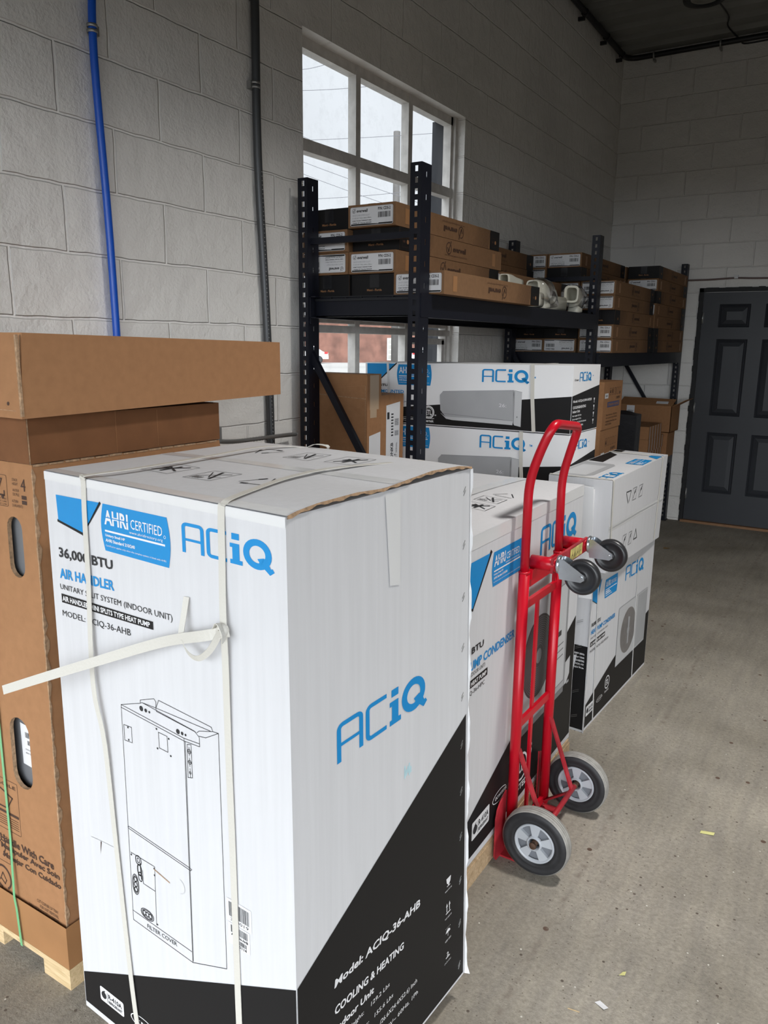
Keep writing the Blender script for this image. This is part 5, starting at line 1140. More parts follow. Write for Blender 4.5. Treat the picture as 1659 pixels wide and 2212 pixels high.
# top: lifted flap with torn brown edge along the right side, tape seam, handling marks
topn = 24
def topz(s, q): # s across left->right edge F/R ; q front->back
    lift = 0.0
    prof = [(0, 0.001), (0.04, 0.005), (0.12, 0.009), (0.30, 0.010), (0.44, 0.005), (0.52, 0.008), (0.72, 0.015), (0.9, 0.011), (1, 0.003)]
    for (a, za), (b_, zb) in zip(prof, prof[1:]):
        if a <= q <= b_: lift = za + (zb - za) * (q - a) / (b_ - a); break
    e = max(0, (s - 0.55) / 0.45) ** 1.3
    return 0.0012 + lift * e + 0.010 * math.sin(PI * min(1, max(0, s))) * math.sin(PI * q) * 0.6 + 0.006 * math.exp(-((q - 0.95) / 0.12) ** 2) * math.sin(PI * s)
bm = bmesh.new(); G = [[bm.verts.new(tp.p(i / topn, j / topn) + Vector((0.002 if i == topn else 0, 0, topz(i / topn, j / topn)))) for j in range(topn + 1)] for i in range(topn + 1)]
for i in range(topn):
    for j in range(topn): bm.faces.new((G[i][j], G[i + 1][j], G[i + 1][j + 1], G[i][j + 1]))
link('top_flap', bm, M_white, t, smooth=True)
bm = bmesh.new(); prev = None
for j in range(61):
    q = j / 60; p0 = tp.p(1.0, q) + Vector((0.003, 0, topz(1.0, q) + 0.0003)); w_ = 0.0048 + 0.0015 * math.sin(q * 90) + 0.001 * math.sin(q * 37)
    cur = [bm.verts.new(p0), bm.verts.new(p0 + Vector((0.0012, 0, -w_))), bm.verts.new(p0 + Vector((-0.012, 0, -w_)))]
    if prev:
        for k_ in range(2): bm.faces.new((prev[k_], prev[k_ + 1], cur[k_ + 1], cur[k_]))
    prev = cur
link('torn_edge', bm, M_cut, t)
class TopPanel(Panel):
    def p(self, s, q, off=0.0): return Panel.p(tp, s, q, 0) + Vector((0, 0, topz(s, q) + off))
TP = TopPanel(L_, F_, R_, B_, (0, 0, 1))
ICON_ON = (TP, t)
def icon_box(c, kind):
    pr = Print(ICON_ON[0], 0.0009)
    pr.line(c, M_ink, 0.0016, 0, True); (a0, b0), (a1, b1) = c[0], c[2]
    X = lambda u: a0 + (a1 - a0) * u; Y = lambda v: b0 + (b1 - b0) * v
    if kind == 0: pr.line([(X(0.2), Y(0.2)), (X(0.8), Y(0.85))], M_ink, 0.006); pr.line([(X(0.5), Y(0.2)), (X(0.55), Y(0.8))], M_ink, 0.008); pr.line([(X(0.3), Y(0.7)), (X(0.85), Y(0.3))], M_ink, 0.005); pr.poly([(X(0.2), Y(0.5)), (X(0.45), Y(0.45)), (X(0.35), Y(0.75))], M_ink)
    else:
        pr.line([(X(0.15), Y(0.3)), (X(0.85), Y(0.8))], M_ink, 0.003); pr.line([(X(0.75), Y(0.2)), (X(0.45), Y(0.85))], M_ink, 0.006); pr.line([(X(0.2), Y(0.75)), (X(0.6), Y(0.3)), (X(0.85), Y(0.45))], M_ink, 0.0025)
        for k_ in range(4): pr.line([(X(0.12 + 0.1 * k_), Y(0.12)), (X(0.16 + 0.1 * k_), Y(0.26))], M_ink, 0.003)
    pr.done('handling_icon', ICON_ON[1])
icon_box([(0.2312, 0.2064), (0.2436, 0.3487), (0.3689, 0.3351), (0.3623, 0.1986)], 0); icon_box([(0.4421, 0.1904), (0.4474, 0.3251), (0.5534, 0.3357), (0.5468, 0.1983)], 1)
icon_box([(0.4172, 0.7036), (0.4162, 0.8498), (0.518, 0.8576), (0.531, 0.6998)], 1); icon_box([(0.5884, 0.7181), (0.588, 0.86), (0.71, 0.86), (0.715, 0.70)], 0)
for tri in ([(0.6211, 0.228), (0.6816, 0.3493), (0.7350, 0.2350)], [(0.2723, 0.7127), (0.2082, 0.8371), (0.3335, 0.834)]):
    pr = Print(TP, 0.0009)
    for i in range(3):
        a, b_ = tri[i], tri[(i + 1) % 3]; f_ = lambda u: (a[0] + (b_[0] - a[0]) * u, a[1] + (b_[1] - a[1]) * u); pr.line([f_(0.12), f_(0.75)], M_ink, 0.0028); pr.line([f_(0.62), f_(0.75)], M_ink, 0.007)
    pr.done('recycling_mark', t)
pr = Print(TP, 0.0006)
for i in range(16):
    a, b_ = i / 16, (i + 1) / 16; pr.poly([(a, 0.495), (b_, 0.495), (b_, 0.555), (a, 0.555)], M_tape)
pr.done('tape_strip', t); pr = Print(TP, 0.0006)
for i in range(16): a, b_ = i / 16, (i + 1) / 16; pr.poly([(a, 0.0), (b_, 0.0), (b_, 0.045), (a, 0.045)], M_tape)
pr.done('tape_strip', t)
# straps
SW = 0.0135
def top_pt(x, y, dz): 
    return Vector((x, y, 1.32 + dz))
s1 = [top_pt(1.045, 1.49, 0.006), top_pt(0.998, 1.40, 0.014), top_pt(1.008, 1.20, 0.014), top_pt(1.005, 1.02, 0.012), top_pt(0.975, 0.925, 0.008), top_pt(0.968, 0.916, 0.003)]
s1 += [fr.p(s, q, o) for s, q, o in ((0.211, 0.992, 0.003), (0.2075, 0.936, 0.004), (0.2085, 0.84, 0.006), (0.2095, 0.72, 0.012), (0.2180, 0.65, 0.014), (0.243, 0.57, 0.010), (0.256, 0.385, 0.006), (0.284, 0.145, 0.005), (0.312, -0.01, 0.004))]
bm = bmesh.new(); pts = catmull(s1, 5); wd = [Vector((1, 0, 0.0)) for _ in pts]; ribbon(bm, pts, wd, SW); link('packing_strap', bm, M_strap, t)
s2 = [top_pt(1.385, 1.475, 0.006), top_pt(1.325, 1.25, 0.014), top_pt(1.315, 1.11, 0.014), top_pt(1.345, 0.93, 0.010), top_pt(1.349, 0.892, 0.003)]
s2 += [fr.p(s, q, o) for s, q, o in ((0.790, 0.992, 0.003), (0.788, 0.93, 0.004), (0.788, 0.88, 0.006), (0.797, 0.836, 0.012), (0.792, 0.78, 0.008), (0.785, 0.65, 0.005), (0.784, 0.50, 0.004), (0.781, 0.2, 0.003), (0.785, -0.01, 0.003))]
bm = bmesh.new(); pts = catmull(s2, 5); ribbon(bm, pts, [Vector((1, 0, 0)) for _ in pts], SW + 0.001); link('packing_strap', bm, M_strap, t)
kn = fr.p(0.797, 0.835, 0.016)
bm = bmesh.new(); pts = catmull([kn + Vector((0.012, 0.004, 0.0)), kn + Vector((-0.03, -0.010, -0.012)), (1.208, 0.872, 1.062), (1.034, 0.856, 0.988), (0.90, 0.845, 0.930), (0.7690, 0.838, 0.872)], 6); ribbon(bm, pts, (0, 0.15, 1), 0.0185, 0.0012)
o = link('strap_tail', bm, M_strap, t); o['label'] = 'loose strap tail sticking out to the left'
bm = bmesh.new(); pts = catmull([fr.p(0.646, 0.862, 0.004), fr.p(0.6485, 0.835, 0.014), fr.p(0.655, 0.812, 0.024), fr.p(0.685, 0.795, 0.030), fr.p(0.725, 0.79, 0.030), fr.p(0.765, 0.805, 0.026), kn + Vector((0.004, -0.006, 0.002))], 6); ribbon(bm, pts, [Vector((1, 0.2, 0.15)) if i < 14 else Vector((0.1, -0.4, 1)) for i in range(len(pts))], 0.0115, 0.0012); link('strap_curl', bm, M_strap, t)
bm = bmesh.new(); lathe(bm, kn - Vector((0, 0.0, 0)), (0.3, -1, 0.1), [(0, 0.006), (0.008, 0.005), (0.0125, 0), (0.011, -0.006), (0, -0.008)], 14); pts = catmull([kn + Vector((0.008, -0.004, -0.016)), kn + Vector((0.012, -0.010, 0.0)), kn + Vector((0.0, -0.008, 0.014)), kn + Vector((-0.012, -0.004, 0.004))], 5); ribbon(bm, pts, (0.3, -1, 0.3), 0.012, 0.0012); link('strap_knot', bm, M_strap, t)
bm = bmesh.new(); pts = catmull([(1.05, 1.50, 1.325), (1.075, 1.50, 1.335), (1.10, 1.515, 1.330), (1.09, 1.52, 1.315)], 4); ribbon(bm, pts, (0, 1, 0), 0.011, 0.001); link('strap_knot', bm, M_strap, t)
# dents and tears on the front
pr = Print(fr, 0.0012)
pr.line([(0.1087, 0.3731), (0.1616, 0.3766), (0.2266, 0.3797)], M_grey2, 0.0012); pr.poly([(0.1616, 0.3766), (0.166, 0.375), (0.1555, 0.350)], M_cardink); pr.done('tear', t); pr = Print(fr, 0.0012); pr.line([(0.43, 0.386), (0.50, 0.379)], M_cut, 0.0022); pr.ring(0.545, 0.384, 0.015, 0.0163, M_grey2, 0, 16, -80, 80); pr.done('dent', t)

# ================================================================== HEAT-PUMP CONDENSER CARTON ON A PALLET
pallet('wooden_pallet', 'wooden pallet under the white condenser carton behind the hand truck', 0.93, 1.37, 1.63, 2.72, 0.083, 0.018, M_wood2, 2, 'y')
bm = bmesh.new(); bx(bm, 1.345, 1.372, 1.62, 2.73, 0.0, 0.066)
side = link('pallet_runner', bm, M_wood2, bpy.data.objects['wooden_pallet.002'] if 'wooden_pallet.002' in bpy.data.objects else None)
t = thing('condenser_carton', 'white heat pump condenser carton standing on a pallet, right behind the red hand truck', 'carton', (1.15, 2.15, 0.084))
c = [(0.93, 1.60, 0.085), (1.375, 1.60, 0.085), (1.365, 2.735, 0.085), (0.93, 2.73, 0.085), (0.93, 1.60, 1.09), (1.375, 1.60, 1.09), (1.370, 2.700, 1.09), (0.93, 2.70, 1.09)]
_, P = hexa('carton_body', c, M_white, t, 8, 0.016)
rt2 = P['right']
pr = Print(rt2)
pr.grid(lambda s: 0.022, lambda s: max(0.023, 0.075 + 0.432 * s), 0.002, 0.995, M_black, 14, 6); pr.done('black_band', t)
def emblem(pr, s0, s1, t0, t1):
    w, h = s1 - s0, t1 - t0
    pr.line([(s0, t0 + 0.30 * h), (s0 + 0.60 * w, t0), (s1 + 0.02 * w, t1)], M_black, 0.010 * (w * pr.P.W / 0.2), 0)
    pr.poly([(s0, t1), (s1, t1), (s0 + 0.60 * w, t0), (s0, t0 + 0.30 * h)], M_blue, 1)
pr = Print(rt2); emblem(pr, 0.03, 0.262, 0.80, 0.930); pr.done('corner_emblem', t)
pr = Print(rt2); badge(pr, 0.277, 0.475, 0.826, 0.926); pr.done('certification_badge', t)
pr = Print(rt2); pr.logo(0.617, 0.832, 0.944, 0.924, M_blue, 1); pr.done('brand_logo', t)
pr = Print(rt2); pr.text('36,000 BTU', 0.055, 0.6655, 0.243, 0.6885, M_ink, True); pr.text('HEAT PUMP CONDENSER', 0.055, 0.620, 0.448, 0.648, M_blue, True)
pr.text('SPLIT SYSTEM (OUTDOOR UNIT)', 0.055, 0.600, 0.257, 0.615, M_ink); pr.rect(0.055, 0.570, 0.273, 0.593, M_black); pr.text('DC INVERTER HEAT PUMP', 0.062, 0.575, 0.265, 0.588, M_paper, True, 2); pr.text('MODEL: ACIQ-36-HPC', 0.055, 0.547, 0.257, 0.562, M_ink); pr.done('product_text', t)
def unit_picture(pr, s0, s1, t0, t1, fan=(0.36, 0.50, 0.285)):
    """printed picture of the outdoor unit: cabinet, round grille, service panel"""
    w, h = s1 - s0, t1 - t0; X = lambda a: s0 + w * a; Y = lambda b: t0 + h * b
    pr.rect(X(0), Y(0), X(1), Y(1), M_grey, 2); pr.line([(X(0), Y(0)), (X(1), Y(0)), (X(1), Y(1)), (X(0), Y(1))], M_grey3, 0.004, 3, True)
    pr.rect(X(0), Y(-0.05), X(0.98), Y(-0.005), M_grey3, 2); pr.rect(X(0.73), Y(0.06), X(0.97), Y(0.93), M_grey2, 3); pr.line([(X(0.73), Y(0.06)), (X(0.97), Y(0.06)), (X(0.97), Y(0.93)), (X(0.73), Y(0.93))], M_grey3, 0.003, 4, True)
    fx, fy, fr_ = fan; R_m = fr_ * w * pr.P.W * 1.05
    pr.disc(X(fx), Y(fy), R_m, M_fan, 3, 40)
    for k in range(14): pr.ring(X(fx), Y(fy), R_m * (0.28 + 0.05 * k), R_m * (0.28 + 0.05 * k) + 0.0016, M_grey3, 4, 36)
    pr.disc(X(fx), Y(fy), R_m * 0.18, M_grey3, 5, 20)
    pr.rect(X(0.78), Y(0.50), X(0.86), Y(0.545), M_fan, 4)
    for k in range(3): pr.line([(X(0.77), Y(0.42 - 0.055 * k)), (X(0.92), Y(0.42 - 0.055 * k))], M_grey3, 0.004, 4)
pr = Print(rt2); unit_picture(pr, 0.500, 0.905, 0.262, 0.700, (0.36, 0.50, 0.30)); pr.poly([(0.907, 0.35), (0.955, 0.36), (0.955, 0.29), (0.925, 0.262), (0.907, 0.262)], M_grey2, 2); pr.done('unit_picture', t)
pr = Print(rt2); r410(pr, 0.213, 0.072, 0.322, 0.130); pr.done('refrigerant_sticker', t, 'white rounded refrigerant sticker')
pr = Print(rt2); inverter(pr, 0.392, 0.118, 0.050, 0.020); pr.ring(0.552, 0.125, 0.042, 0.050, M_paper, 1); pr.text('UL', 0.532, 0.105, 0.572, 0.145, M_paper, True, 1); pr.text('US', 0.605, 0.135, 0.630, 0.175, M_paper, True, 1); pr.text('LISTED', 0.50, 0.045, 0.60, 0.068, M_paper, True, 1); pr.rect(0.93, 0.255, 0.955, 0.265, M_grey, 1); pr.done('approval_marks', t)
pr = Print(rt2, 0.001); pr.grid(lambda s: 0.962, lambda s: 0.999, 0, 1, M_tape, 10, 1); pr.done('tape_strip', t)
tp2 = P['top']
class Top2(Panel):
    def p(self, s, q, off=0.0): return Panel.p(tp2, s, q, off + 0.0165 * math.sin(PI * s) * math.sin(PI * q))
T2 = Top2(*c[4:], (0, 0, 1)); pr = Print(T2, 0.001)
for i in range(12): a, b_ = i / 12, (i + 1) / 12; pr.poly([(0.40, a), (0.52, a), (0.52, b_), (0.40, b_)], M_tape)
pr.line([(0.525, 0), (0.525, 0.25), (0.525, 0.5), (0.525, 0.75), (0.525, 1)], M_grey2, 0.002); pr.done('tape_strip', t)
ICON_ON = (T2, t); icon_box([(0.62, 0.40), (0.62, 0.47), (0.80, 0.47), (0.80, 0.40)], 0); icon_box([(0.60, 0.50), (0.60, 0.57), (0.78, 0.57), (0.78, 0.50)], 1)
pr = Print(T2, 0.0012); tri = [(0.62, 0.60), (0.72, 0.66), (0.80, 0.60)]
for i in range(3):
    a, b_ = tri[i], tri[(i + 1) % 3]; pr.line([(a[0] + (b_[0] - a[0]) * 0.12, a[1] + (b_[1] - a[1]) * 0.12), (a[0] + (b_[0] - a[0]) * 0.8, a[1] + (b_[1] - a[1]) * 0.8)], M_ink, 0.003)
pr.done('recycling_mark', t)

# ------------------------------------------------------------------ smaller condenser carton standing on the floor, beyond
t = thing('small_condenser_carton', 'white 18,000 BTU condenser carton standing on the floor, lower of the far pair', 'carton', (1.2, 3.4, 0))
c = [(0.98, 2.985, 0.0), (1.352, 2.955, 0.0), (1.390, 3.83, 0.0), (1.02, 3.86, 0.0), (0.98, 2.985, 0.69), (1.345, 2.970, 0.69), (1.385, 3.85, 0.655), (1.01, 3.86, 0.655)]
_, P = hexa('carton_body', c, M_white, t, 8); r3 = P['right']; f3 = P['front']
pr = Print(r3); pr.grid(lambda s: 0.018, lambda s: (0.16 + 0.37 * s) if s < 0.42 else 0.315 + 0.25 * (s - 0.42) * 0.9, 0.003, 0.995, M_black, 20, 5); pr.done('black_band', t)
pr = Print(r3); emblem(pr, 0.01, 0.13, 0.79, 0.925); pr.done('corner_emblem', t)
pr = Print(r3); badge(pr, 0.185, 0.375, 0.785, 0.905, False); pr.done('certification_badge', t)
pr = Print(r3); pr.logo(0.50, 0.812, 0.815, 0.912, M_blue, 1); pr.done('brand_logo', t)
pr = Print(r3); pr.text('18,000 BTU', 0.03, 0.652, 0.155, 0.680, M_ink, True); pr.text('HEAT PUMP CONDENSER', 0.03, 0.607, 0.375, 0.636, M_blue, True); pr.text('MULTI SPLIT (OUTDOOR UNIT)', 0.03, 0.575, 0.27, 0.590, M_ink); pr.rect(0.03, 0.530, 0.235, 0.560, M_black); pr.text('DC INVERTER HEAT PUMP', 0.036, 0.537, 0.228, 0.553, M_paper, True, 2); pr.text('MODEL: ACIQ-18Z-HP230', 0.03, 0.490, 0.29, 0.508, M_ink); pr.done('product_text', t)
pr = Print(r3); s0, t0 = 0.435, 0.232; pr.rect(s0, t0, 0.93, 0.64, M_grey2, 2); pr.rect(0.76, t0 + 0.01, 0.925, 0.63, M_grey, 3); pr.disc(0.612, 0.430, 0.112, M_taupe, 3, 36)
for k in range(9): pr.ring(0.612, 0.430, 0.025 + 0.0095 * k, 0.0265 + 0.0095 * k, M_grey3, 4, 32)
pr.disc(0.612, 0.43, 0.018, M_grey, 5); pr.poly([(0.605, 0.33), (0.625, 0.33), (0.63, 0.52), (0.60, 0.53)], M_grey, 5); pr.line([(s0, t0), (0.93, t0), (0.93, 0.64), (s0, 0.64)], M_grey, 0.003, 3, True); pr.done('unit_picture', t)
pr = Print(r3); r410(pr, 0.03, 0.085, 0.14, 0.150); pr.ring(0.325, 0.178, 0.026, 0.031, M_paper, 1); pr.text('ETL', 0.307, 0.160, 0.343, 0.197, M_paper, True); pr.text('Intertek', 0.295, 0.112, 0.355, 0.130, M_paper); inverter(pr, 0.22, 0.115, 0.045, 0.016); pr.done('approval_marks', t)
pr = Print(f3); pr.rect(0.0, 0.015, 1.0, 0.545, M_black); 
for i in range(5): pr.text(('Net Weight: 70 Lbs', 'Model: ACIQ-18Z', 'COOLING & HEATING', 'Outdoor Unit', '208-230V 60Hz')[i], 0.80, 0.40 + 0.022 * i, 0.97, 0.412 + 0.022 * i, M_paper, True)
pr.done('black_band', t)
for q in (0.08, 0.24, 0.40, 0.52, 0.68, 0.88):
    bm = bmesh.new(); bar(bm, f3.p(0.86, q, 0.001), f3.p(0.93, q + 0.018, 0.001), 0.0012, 0.0012); bar(bm, f3.p(0.86, q + 0.01, 0.001), f3.p(0.93, q + 0.028, 0.001), 0.0012, 0.0012); link('staple', bm, M_bracket, t)
bm = bmesh.new(); prev = None
for i in range(31):
    q = i / 30; cur = [bm.verts.new(r3.p(-0.004, q, 0.001)), bm.verts.new(r3.p(0.0, q, 0.006 + 0.002 * math.sin(q * 40)) + Vector((0, -0.006, 0))), bm.verts.new(r3.p(0.018, q, 0.001))]
    if prev:
        for k_ in range(2): bm.faces.new((prev[k_], prev[k_ + 1], cur[k_ + 1], cur[k_]))
    prev = cur
link('corner_flange', bm, M_paper, t)
for s_ in (0.11, 0.73):
    bm = bmesh.new(); ribbon(bm, [r3.p(s_ - 0.03, 0.93, 0.003), r3.p(s_ - 0.01, 0.6, 0.003), r3.p(s_ + 0.02, 0.02, 0.003)], (0, 1, 0), 0.011); link('packing_strap', bm, M_tape, t)
# ------------------------------------------------------------------ condenser carton lying on its back on top of it
t = thing('laid_condenser_carton', 'white condenser carton laid flat on the smaller one, printed side up, overhanging the aisle', 'carton', (1.27, 3.4, 0.695))
c = [(1.145, 2.955, 0.692), (1.40, 2.955, 0.700), (1.40, 3.86, 0.660), (1.145, 3.86, 0.658), (1.145, 2.955, 1.07), (1.40, 2.955, 1.07), (1.40, 3.90, 1.065), (1.145, 3.90, 1.07)]
_, P = hexa('carton_body', c, M_white, t, 8); u = P['right']; ut = P['top']; uf = P['front']
def S(s): return s * 0.92
pr = Print(u); pr.line([(0.0, 0.475), (0.5, 0.478), (1.0, 0.465)], M_grey, 0.004); pr.grid(lambda s: 0.475 - 0.03, lambda s: 0.475 + 0.03, 0.0, 1.0, M_tape, 6, 1, -1); pr.done('tape_seam', t)
pr = Print(u); a, b_ = S(0.257), S(0.341); pr.line([(a, 0.795), (b_, 0.79)], M_ink, 0.004, 1); pr.line([(a, 0.78), (S(0.30), 0.665)], M_ink, 0.004, 1); pr.line([(b_, 0.78), (S(0.315), 0.675)], M_ink, 0.004, 1); pr.done('recycling_mark', t)
def sbox(s0, s1, t0, t1):
    pr = Print(u); pr.line([(s0, t0), (s1, t0), (s1, t1), (s0, t1)], M_ink, 0.0016, 1, True); pr.line([(s0 + 0.01, t0 + 0.02), (s1 - 0.01, t1 - 0.02)], M_ink, 0.003, 1); pr.poly([(s0 + 0.02, (t0 + t1) / 2), (s1 - 0.015, (t0 + t1) / 2 + 0.01), (s1 - 0.02, t1 - 0.02)], M_ink, 1); pr.done('handling_icon', t)
sbox(S(0.377), S(0.443), 0.668, 0.800); sbox(S(0.495), S(0.565), 0.665, 0.797); sbox(S(0.257), S(0.322), 0.168, 0.310); sbox(S(0.369), S(0.427), 0.165, 0.305)
pr = Print(u); pr.line([(S(0.473), 0.19), (S(0.538), 0.19), (S(0.505), 0.30)], M_ink, 0.004, 1, True); pr.done('recycling_mark', t)
# top artwork: v runs from the aisle edge (0) to the rear (1)
UP = Panel((1.40, 2.955, 1.07), (1.40, 3.90, 1.066), (1.145, 3.90, 1.07), (1.145, 2.955, 1.07), (0, 0, 1))
pr = Print(UP); 
pr.logo(0.03, 0.06, 0.235, 0.27, M_blue, 1); pr.done('brand_logo', t)
pr = Print(UP); badge(pr, 0.52, 0.72, 0.04, 0.34, False); pr.done('certification_badge', t)
pr = Print(UP); pr.poly([(0.78, 0.02), (0.93, 0.02), (0.93, 0.22), (0.84, 0.22)], M_blue); pr.done('corner_emblem', t)
pr = Print(UP); pr.poly([(0.0, 0.60), (0.10, 0.40), (0.42, 0.40), (0.46, 0.46), (0.48, 0.98), (0.0, 0.98)], M_grey); pr.rect(0.08, 0.5, 0.38, 0.9, M_grey2, 1); pr.done('unit_picture', t)
pr = Print(UP); pr.poly([(0.50, 0.70), (0.80, 0.76), (0.88, 0.98), (0.52, 0.98)], M_black); pr.rect(0.88, 0.80, 0.99, 0.98, M_black); pr.done('black_band', t)
for s_, s2_ in ((0.0, 0.03), (0.87, 0.86)):
    bm = bmesh.new(); ribbon(bm, smooth_path([UP.p(s_ + 0.012, 1.0, 0.003), UP.p(s_ + 0.012, 0.0, 0.004) + Vector((0.003, 0, 0)), u.p(s2_ + 0.01, 0.02, 0.003)], 0.01, 4), (0, 1, 0), 0.012, 0.0015); link('packing_strap', bm, M_strap, t)
bm = bmesh.new(); v_ = [(1.300, 2.900, 1.050), (1.343, 2.905, 1.045), (1.366, 2.905, 0.60), (1.315, 2.90, 0.60)]
a = [bm.verts.new(p) for p in v_]; b_ = [bm.verts.new((p[0], p[1] + 0.005, p[2])) for p in v_]; bm.faces.new(a); bm.faces.new(b_)
for i in range(4): bm.faces.new((a[i], a[(i + 1) % 4], b_[(i + 1) % 4], b_[i]))
bx(bm, 1.325, 1.335, 2.904, 2.957, 0.72, 1.03); link('loose_flap', bm, M_paper, t)

# ------------------------------------------------------------------ wall-unit cartons under the rack
def wall_unit(z0, z1, zr0, zr1, label, dx, straps):
    t = thing('wall_unit_carton', label, 'carton', (0.62, 3.37, z0), 'long white wall-unit cartons stacked under the rack')
    c = [(0.10 + dx * 0, 3.205, z0), (1.14 + dx, 3.195, zr0), (1.145 + dx, 3.55, zr0), (0.10, 3.56, z0), (0.095, 3.205, z1), (1.14 + dx, 3.195, zr1), (1.145 + dx, 3.55, zr1), (0.095, 3.56, z1)]
    _, P = hexa('carton_body', c, M_white2, t, 6); f = P['front']; r = P['right']
    pr = Print(f); pr.grid(lambda s: 0.012, lambda s: 0.203 + 0.353 * s, 0.002, 0.999, M_black, 12, 4); pr.done('black_band', t)
    pr = Print(f); pr.poly([(0.010, 0.985), (0.163, 0.985), (0.088, 0.757), (0.010, 0.757)], M_blue, 0); pr.line([(0.088, 0.745), (0.168, 0.988)], M_black, 0.006, 0); pr.done('corner_emblem', t)
    pr = Print(f); badge(pr, 0.172, 0.353, 0.640, 0.975); pr.done('certification_badge', t)
    pr = Print(f); pr.logo(0.599, 0.7260, 0.8150, 0.9280, M_blue, 1); pr.text('TM', 0.828, 0.80, 0.842, 0.83, M_blue, True); pr.done('brand_logo', t)
    pr = Print(f); pr.text('18,000 BTU', 0.010, 0.598, 0.122, 0.648, M_ink, True); pr.text('WALL MOUNTED', 0.010, 0.497, 0.2095, 0.553, M_blue, True); pr.text('SPLIT SYSTEM (INDOOR UNIT)', 0.010, 0.34, 0.250, 0.375, M_ink); pr.done('product_text', t)
    pr = Print(f, 0.001)
    pr.poly([(0.412, 0.560), (0.745, 0.615), (0.752, 0.58), (0.752, 0.16), (0.742, 0.085), (0.46, 0.105), (0.425, 0.155), (0.400, 0.255), (0.396, 0.50)], M_grey, 1); pr.poly([(0.745, 0.615), (0.785, 0.592), (0.785, 0.066), (0.755, 0.085), (0.748, 0.14), (0.75, 0.56)], M_grey2, 2)
    pr.poly([(0.402, 0.205), (0.425, 0.155), (0.75, 0.150), (0.748, 0.085), (0.46, 0.105), (0.43, 0.12)], M_grey2, 3); pr.line([(0.402, 0.205), (0.748, 0.150)], M_grey3, 0.0015, 4); pr.line([(0.752, 0.60), (0.752, 0.12)], M_grey3, 0.002, 4); pr.rect(0.765, 0.20, 0.769, 0.225, M_grey3, 4)
    pr.text('26:', 0.683, 0.352, 0.717, 0.405, M_paper, False, 5); pr.line([(0.412, 0.560), (0.745, 0.615), (0.785, 0.592)], M_grey3, 0.0012, 4); pr.done('unit_picture', t)
    pr = Print(f); pr.ring(0.3405, 0.208, 0.0245, 0.030, M_paper, 1); pr.ring(0.3405, 0.208, 0.020, 0.0225, M_paper, 1); pr.text('ETL', 0.326, 0.165, 0.355, 0.25, M_paper, True); pr.text('us', 0.371, 0.155, 0.379, 0.175, M_paper, True); pr.rect(0.312, 0.104, 0.369, 0.112, M_paper, 1); pr.text('Intertek', 0.312, 0.045, 0.367, 0.088, M_paper, True); inverter(pr, 0.235, 0.080, 0.050, 0.035); pr.done('approval_marks', t)
    pr = Print(r); pr.grid(lambda s: 0.012, lambda s: 0.557 + 0.128 * s, 0.002, 0.999, M_black, 6, 3); pr.done('black_band', t)
    pr = Print(r); pr.logo(0.225, 0.762, 0.660, 0.900, M_blue, 1); pr.text('TM', 0.70, 0.83, 0.735, 0.845, M_blue, True); pr.text('DC Inverter', 0.05, 0.775, 0.19, 0.805, M_ink, True); pr.done('brand_logo', t)
    pr = Print(r)
    for i, (tx, e, h) in enumerate((('Model: ACIQ-K18W-HP230', 0.72, 0.045), ('COOLING&HEATING', 0.51, 0.042), ('Indoor Unit', 0.30, 0.040), ('Net weight: 35.3 Lbs', 0.36, 0.03), ('Gross weight: 43 Lbs', 0.36, 0.03), ('Dimension: (45.3X15.9X12.4) inch', 0.55, 0.03), ('Power: 208-230V~ 60Hz', 0.45, 0.03))):
        y = 0.452 - (0, 0.085, 0.145, 0.205, 0.255, 0.305, 0.355)[i]; pr.text(tx, 0.04, y, e, y + h, M_paper, True)
    for i in range(4): yy = 0.44 - 0.11 * i; pr.poly([(0.80, yy + 0.05), (0.85, yy + 0.05), (0.83, yy), (0.82, yy)], M_paper, 1); pr.rect(0.805, yy - 0.02, 0.845, yy - 0.012, M_paper, 1)
    pr.done('model_text', t)
    for s_ in straps:
        bm = bmesh.new(); ribbon(bm, [f.p(s_, 1.0, 0.002) + Vector((0, 0.3, 0.003)), f.p(s_, 1.0, 0.002) + Vector((0, 0, 0.003)), f.p(s_ + 0.006, 0.5, 0.003), f.p(s_ + 0.018, 0.0, 0.002)], (1, 0, 0), 0.017 if s_ > 0.2 else 0.012, 0.001); link('packing_strap', bm, M_tape if s_ < 0.2 else M_strap, t)
    return t
wall_unit(1.204, 1.487, 1.208, 1.496, 'long white wall-unit carton, upper of the two visible under the rack', 0.0, (0.123, 0.826))
wall_unit(0.905, 1.198, 0.908, 1.203, 'long white wall-unit carton, lower of the two visible under the rack', 0.0, (0.13, 0.790))
for i, nm in enumerate(('lowest', 'second from the floor', 'third from the floor')):
    o, P = hexa('wall_unit_carton', box8(0.10, 1.12, 3.21, 3.55, 0.301 * i, 0.301 * (i + 1)), M_white) if i < 1 else hexa('wall_unit_carton', box8(0.10, 0.93, 3.21, 3.55, 0.301 * i, 0.301 * (i + 1)), M_white)
    if i == 0:
        me = o.data
        for v in me.vertices: v.co.x = min(v.co.x, 0.95)
    tag(recentre(o), 'long white carton, %s in the stack under the rack' % nm, 'carton', 'long white wall-unit cartons stacked under the rack')

